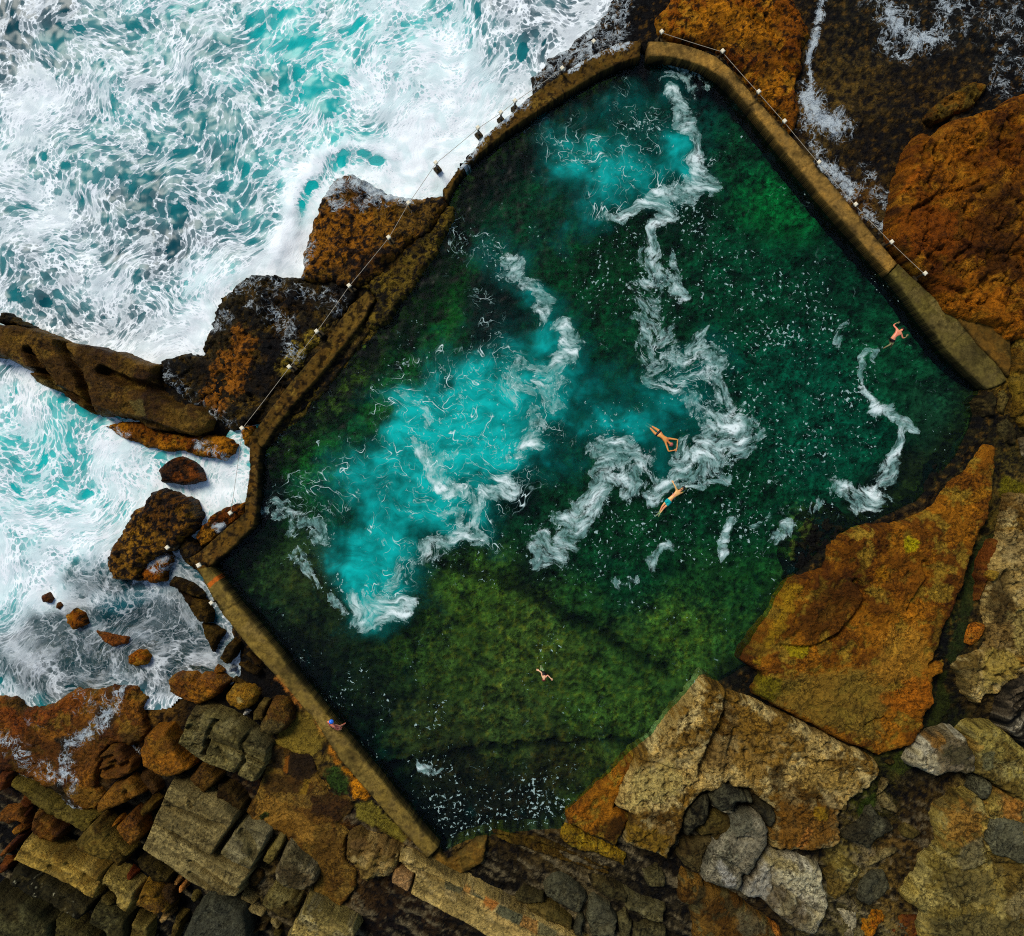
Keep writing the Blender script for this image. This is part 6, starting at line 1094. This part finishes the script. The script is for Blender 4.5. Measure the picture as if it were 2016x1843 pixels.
def person(label, tile, J, mat, hair=None, suit=None, origin=None):
    """J: joint -> (x, y in the tile, z height in metres)"""
    P = {}
    for k, (x, y, z) in J.items():
        u, v = O(tile, [(x, y)])[0]
        P[k] = np.array(XY(u, v, z) + (z,))
    org = P['pelvis'].copy(); org[2] = min(p[2] for p in P.values())
    root = empty('person', tuple(org)); tag(root, label, 'person')
    for k in P: P[k] = P[k] - org
    nodes = {k: P[k] for k in ('pelvis', 'belly', 'chest', 'neck', 'head', 'crown')}
    fw = P.get('face', P['crown']) - P['head']
    edges = [('pelvis', 'belly'), ('belly', 'chest'), ('chest', 'neck'), ('neck', 'head'), ('head', 'crown')]
    rad = {}
    if 'face' in P:
        d = fw / (np.linalg.norm(fw) + 1e-6)
        ax = P['crown'] - P['head']; ax = ax / (np.linalg.norm(ax) + 1e-6)
        nodes['nose'] = P['head'] + d * .105 - ax * .01; rad['nose'] = .014; edges.append(('head', 'nose'))
        nodes['chin'] = P['head'] + d * .055 - ax * .085; rad['chin'] = .038; edges.append(('head', 'chin'))
    for s in 'LR':
        for chain in (('chest', 'sh', 'el', 'wr', 'palm'), ('pelvis', 'hip', 'kn', 'an', 'toe')):
            prev = chain[0]
            for b in chain[1:]:
                k = b + s
                if k not in P: break
                nodes[k] = P[k]; edges.append((prev, k)); prev = k
        if 'palm' + s in P:
            d = P['palm' + s] - P['wr' + s]; d = d / (np.linalg.norm(d) + 1e-6)
            q = np.cross(d, (0, 0, 1.)); q = q / (np.linalg.norm(q) + 1e-6)
            for i, (off, ln) in enumerate(((-.026, .062), (-.009, .078), (.009, .084), (.026, .074))):
                b0 = P['palm' + s] + d * .03 + q * off; b1 = b0 + d * ln * .55 + q * off * .35; b2 = b1 + d * ln * .45 - np.array((0, 0, .012))
                for j, p in enumerate((b0, b1, b2)):
                    nodes['f%d%d%s' % (i, j, s)] = p; rad['f%d%d%s' % (i, j, s)] = (.011, .0095, .0075)[j]
                edges += [('palm' + s, 'f%d0%s' % (i, s)), ('f%d0%s' % (i, s), 'f%d1%s' % (i, s)), ('f%d1%s' % (i, s), 'f%d2%s' % (i, s))]
            sg = 1 if s == 'L' else -1
            t0 = P['palm' + s] + q * .034 * sg; t1 = t0 + q * .03 * sg + d * .03
            nodes['t0' + s], nodes['t1' + s] = t0, t1; rad['t0' + s], rad['t1' + s] = .013, .009
            edges += [('palm' + s, 't0' + s), ('t0' + s, 't1' + s)]
    rf = lambda k: rad[k] if k in rad else RAD[base_name(k)]
    skin_obj('body', nodes, edges, mat, root, rf, 'pelvis')
    if suit:
        sn, se, kind, smat = {}, [], suit[0], suit[1]
        sr = {}
        sn['pelvis'] = P['pelvis']; sr['pelvis'] = .138
        if kind == 'suit':
            sn['belly'] = P['belly']; sn['chest'] = P['chest'] * .8 + P['belly'] * .2; sr['belly'] = .122; sr['chest'] = .134
            se += [('pelvis', 'belly'), ('belly', 'chest')]
        else:
            sn['waist'] = P['pelvis'] * .72 + P['belly'] * .28; sr['waist'] = .128; se += [('pelvis', 'waist')]
        ln = {'briefs': .12, 'shorts': .55, 'suit': .1}[kind]
        for s in 'LR':
            if 'hip' + s in P:
                sn['h' + s] = P['hip' + s]; sr['h' + s] = .098 if kind != 'shorts' else .108; se.append(('pelvis', 'h' + s))
                sn['k' + s] = P['hip' + s] * (1 - ln) + P['kn' + s] * ln; sr['k' + s] = .092 if kind != 'shorts' else .098; se.append(('h' + s, 'k' + s))
        skin_obj({'briefs': 'swim_briefs', 'shorts': 'swim_shorts', 'suit': 'swimsuit'}[kind], sn, se, smat, root, lambda k: sr[k], 'pelvis')
    if hair:
        c = P['head'] * .55 + P['crown'] * .45
        ax = P['crown'] - P['head']; ax = ax / (np.linalg.norm(ax) + 1e-6)
        d = fw / (np.linalg.norm(fw) + 1e-6)
        v, f = [], []
        nr, nc = 7, 14
        side = np.cross(ax, d); side = side / (np.linalg.norm(side) + 1e-6)
        dd = np.cross(side, ax)
        for i in range(nr + 1):
            th = math.pi * .62 * i / nr
            for j in range(nc):
                a = 2 * math.pi * j / nc
                k = 1 + (.0 if hair[0] != 'hair' else .05 * math.sin(5 * a + i))
                p = c + .118 * math.cos(th) * ax + math.sin(th) * k * (.108 * math.cos(a) * side + .118 * math.sin(a) * dd) - dd * .012 * (hair[0] == 'hair')
                v.append(tuple(p))
        for i in range(nr):
            for j in range(nc):
                f.append((i * nc + j, i * nc + (j + 1) % nc, (i + 1) * nc + (j + 1) % nc, (i + 1) * nc + j))
        me = bpy.data.meshes.new(hair[0]); me.from_pydata(v, [], f)
        me.polygons.foreach_set('use_smooth', np.ones(len(f), bool)); me.update()
        h = link(hair[0], me, hair[1], root)
        so = h.modifiers.new('Solid', 'SOLIDIFY'); so.thickness = .008
    return root

M_TAN = skin_material('tanned_skin', (222, 150, 72), (206, 122, 66))
M_FAIR = skin_material('fair_skin', (234, 178, 104), (222, 140, 96))
M_PINK = skin_material('sunburnt_skin', (236, 152, 112), (226, 122, 92))
M_LIGHT = skin_material('light_skin', (238, 186, 140), (226, 150, 116))
M_BLACK = plain_material('black_swimwear', (14, 8, 10), .6, .3, .2)
M_TURQ = plain_material('turquoise_swimwear', (0, 158, 156), .7, .2, .12)
M_HAIRD = plain_material('dark_wet_hair', (16, 12, 10), .4, .5, .3, 30)
M_AUB = plain_material('auburn_wet_hair', (110, 44, 34), .4, .4, .3, 30)
M_BLUE = plain_material('blue_rubber_cap', (44, 116, 226), .45, .4, .08)
M_BALD = plain_material('cropped_reddish_hair', (176, 96, 84), .7, .2, .3, 30)
Zw = POOL_Z
person('person floating face down in black briefs with arms joined in a diamond ahead', 'P1', {
    'pelvis': (712, 590, Zw + .03), 'belly': (772, 648, Zw + .05), 'chest': (862, 730, Zw + .05), 'neck': (922, 782, Zw + .06), 'head': (965, 818, Zw + .05), 'crown': (1000, 850, Zw + .05), 'face': (965, 818, Zw - .2),
    'shL': (948, 706, Zw + .06), 'elL': (1128, 732, Zw + .06), 'wrL': (1115, 905, Zw + .05), 'palmL': (1100, 948, Zw + .05),
    'shR': (868, 812, Zw + .06), 'elR': (925, 988, Zw + .06), 'wrR': (1030, 970, Zw + .05), 'palmR': (1066, 962, Zw + .05),
    'hipL': (725, 540, Zw + .0), 'knL': (565, 440, Zw - .02), 'anL': (470, 385, Zw - .15), 'toeL': (432, 356, Zw - .18),
    'hipR': (655, 620, Zw + .0), 'knR': (525, 475, Zw - .02), 'anR': (432, 425, Zw - .15), 'toeR': (402, 400, Zw - .18)}, M_TAN, ('cropped_hair', M_BALD), ('briefs', M_BLACK))
person('person on their back in turquoise shorts with one arm raised above a foam line', 'P2', {
    'pelvis': (985, 745, Zw + .04), 'belly': (1075, 650, Zw + .05), 'chest': (1225, 525, Zw + .06), 'neck': (1305, 465, Zw + .07), 'head': (1350, 425, Zw + .08), 'crown': (1400, 395, Zw + .06), 'face': (1310, 410, Zw + .3),
    'shL': (1195, 470, Zw + .08), 'elL': (1155, 365, Zw + .14), 'wrL': (1110, 290, Zw + .12), 'palmL': (1090, 250, Zw + .10),
    'shR': (1300, 545, Zw + .03), 'elR': (1400, 500, Zw - .12), 'wrR': (1450, 420, Zw - .16), 'palmR': (1470, 390, Zw - .18),
    'hipL': (935, 745, Zw + .02), 'knL': (800, 900, Zw - .02), 'anL': (700, 1100, Zw - .06), 'toeL': (600, 1185, Zw - .06),
    'hipR': (995, 800, Zw + .0), 'knR': (830, 960, Zw - .04), 'anR': (725, 1110, Zw - .05), 'toeR': (690, 1200, Zw - .05)}, M_FAIR, ('hair', M_HAIRD), ('shorts', M_TURQ))
person('person swimming face down with bare pink back near the east walkway', 'P3', {
    'pelvis': (850, 1110, Zw + .0), 'belly': (915, 1010, Zw + .06), 'chest': (1055, 880, Zw + .08), 'neck': (1140, 815, Zw + .08), 'head': (1195, 775, Zw + .05), 'crown': (1235, 745, Zw + .03), 'face': (1200, 770, Zw - .2),
    'shL': (1010, 745, Zw + .07), 'elL': (900, 625, Zw + .02), 'wrL': (985, 560, Zw - .04), 'palmL': (1050, 540, Zw - .03),
    'shR': (1165, 915, Zw + .07), 'elR': (1215, 1060, Zw + .0), 'wrR': (1310, 1040, Zw - .06), 'palmR': (1350, 985, Zw - .05),
    'hipL': (815, 1120, Zw - .06), 'knL': (810, 1265, Zw - .10), 'anL': (640, 1360, Zw - .06), 'toeL': (560, 1405, Zw - .04),
    'hipR': (905, 1160, Zw - .06), 'knR': (870, 1260, Zw - .12), 'anR': (810, 1350, Zw - .28), 'toeR': (790, 1390, Zw - .32)}, M_PINK, ('hair', M_HAIRD), ('briefs', M_BLACK))
person('person swimming in a black swimsuit with bent arms in the green shallows', 'P4', {
    'pelvis': (865, 740, Zw + .0), 'belly': (895, 795, Zw + .05), 'chest': (915, 865, Zw + .07), 'neck': (908, 925, Zw + .09), 'head': (905, 960, Zw + .09), 'crown': (902, 990, Zw + .07), 'face': (915, 990, Zw - .1),
    'shL': (845, 890, Zw + .08), 'elL': (812, 728, Zw + .10), 'wrL': (728, 668, Zw + .09), 'palmL': (690, 648, Zw + .08),
    'shR': (972, 920, Zw + .08), 'elR': (1042, 822, Zw + .11), 'wrR': (1145, 930, Zw + .09), 'palmR': (1182, 970, Zw + .08),
    'hipL': (830, 735, Zw - .06), 'knL': (800, 620, Zw - .25), 'anL': (790, 500, Zw - .42), 'toeL': (785, 450, Zw - .45),
    'hipR': (895, 715, Zw - .06), 'knR': (850, 600, Zw - .28), 'anR': (815, 500, Zw - .48), 'toeR': (805, 455, Zw - .5)}, M_LIGHT, ('hair', M_AUB), ('suit', M_BLACK))
person('person in a blue swim cap sitting on the south-west wall above the water', 'P5', {
    'pelvis': (1130, 770, 1.02), 'belly': (1110, 745, 1.18), 'chest': (1060, 690, 1.40), 'neck': (1052, 645, 1.58), 'head': (1052, 625, 1.70), 'crown': (1052, 612, 1.80), 'face': (1160, 600, 1.66),
    'shL': (955, 610, 1.48), 'elL': (920, 640, 1.25), 'wrL': (985, 730, 1.08), 'palmL': (1010, 760, .98),
    'shR': (1150, 770, 1.46), 'elR': (1195, 860, 1.24), 'wrR': (1280, 900, 1.10), 'palmR': (1330, 880, 1.04),
    'hipL': (1140, 730, 1.02), 'knL': (1340, 775, 1.06), 'anL': (1500, 690, .66), 'toeL': (1530, 660, .60),
    'hipR': (1165, 800, 1.02), 'knR': (1330, 830, 1.10), 'anR': (1370, 840, .70), 'toeR': (1410, 810, .62)}, M_PINK, ('swim_cap', M_BLUE), ('briefs', M_BLACK))

# ---------------------------------------------------------------- camera, daylight, exposure
cam = bpy.data.cameras.new('camera'); co = bpy.data.objects.new('camera', cam); COL.objects.link(co)
co.location = (0, 0, H); co.rotation_euler = (0, 0, 0)
cam.sensor_fit = 'HORIZONTAL'; cam.sensor_width = 36.0; cam.lens = 36.0 * H / (2016 / PX)
cam.clip_end = 6000; cam.clip_start = .5
sc.camera = co
AZ, EL = math.radians(SUN_AZ), math.radians(SUN_EL)            # AZ counter-clockwise from +X towards the sun
w = bpy.data.worlds.new('World'); sc.world = w; w.use_nodes = True
nt = w.node_tree; nt.nodes.clear()
sky = nt.nodes.new('ShaderNodeTexSky'); sky.sky_type = 'NISHITA'; sky.sun_disc = False
sky.sun_elevation = EL; sky.sun_rotation = math.pi / 2 - AZ
bg = nt.nodes.new('ShaderNodeBackground'); bg.inputs[1].default_value = SKY
ou = nt.nodes.new('ShaderNodeOutputWorld')
nt.links.new(sky.outputs[0], bg.inputs[0]); nt.links.new(bg.outputs[0], ou.inputs[0])
sl = bpy.data.lights.new('sun', 'SUN'); sl.energy = SUN; sl.angle = math.radians(SUN_ANG); sl.color = (1.0, .93, .82)
so = bpy.data.objects.new('sun', sl); COL.objects.link(so)
so.rotation_euler = (math.pi / 2 - EL, 0, AZ + math.pi / 2)
so.location = (0, 0, 60)
sc.view_settings.view_transform = 'Standard'; sc.view_settings.look = 'None'
sc.view_settings.exposure = EXPO; sc.view_settings.gamma = 1.0
sc.cycles.max_bounces = 6; sc.cycles.transparent_max_bounces = 8
sc.cycles.use_adaptive_sampling = True; sc.cycles.use_denoising = False; sc.cycles.adaptive_threshold = .015; sc.cycles.sample_clamp_direct = 4.0; sc.cycles.sample_clamp_indirect = 2.0
sc.cycles.pixel_filter_type = 'BLACKMAN_HARRIS'; sc.cycles.filter_width = 1.05
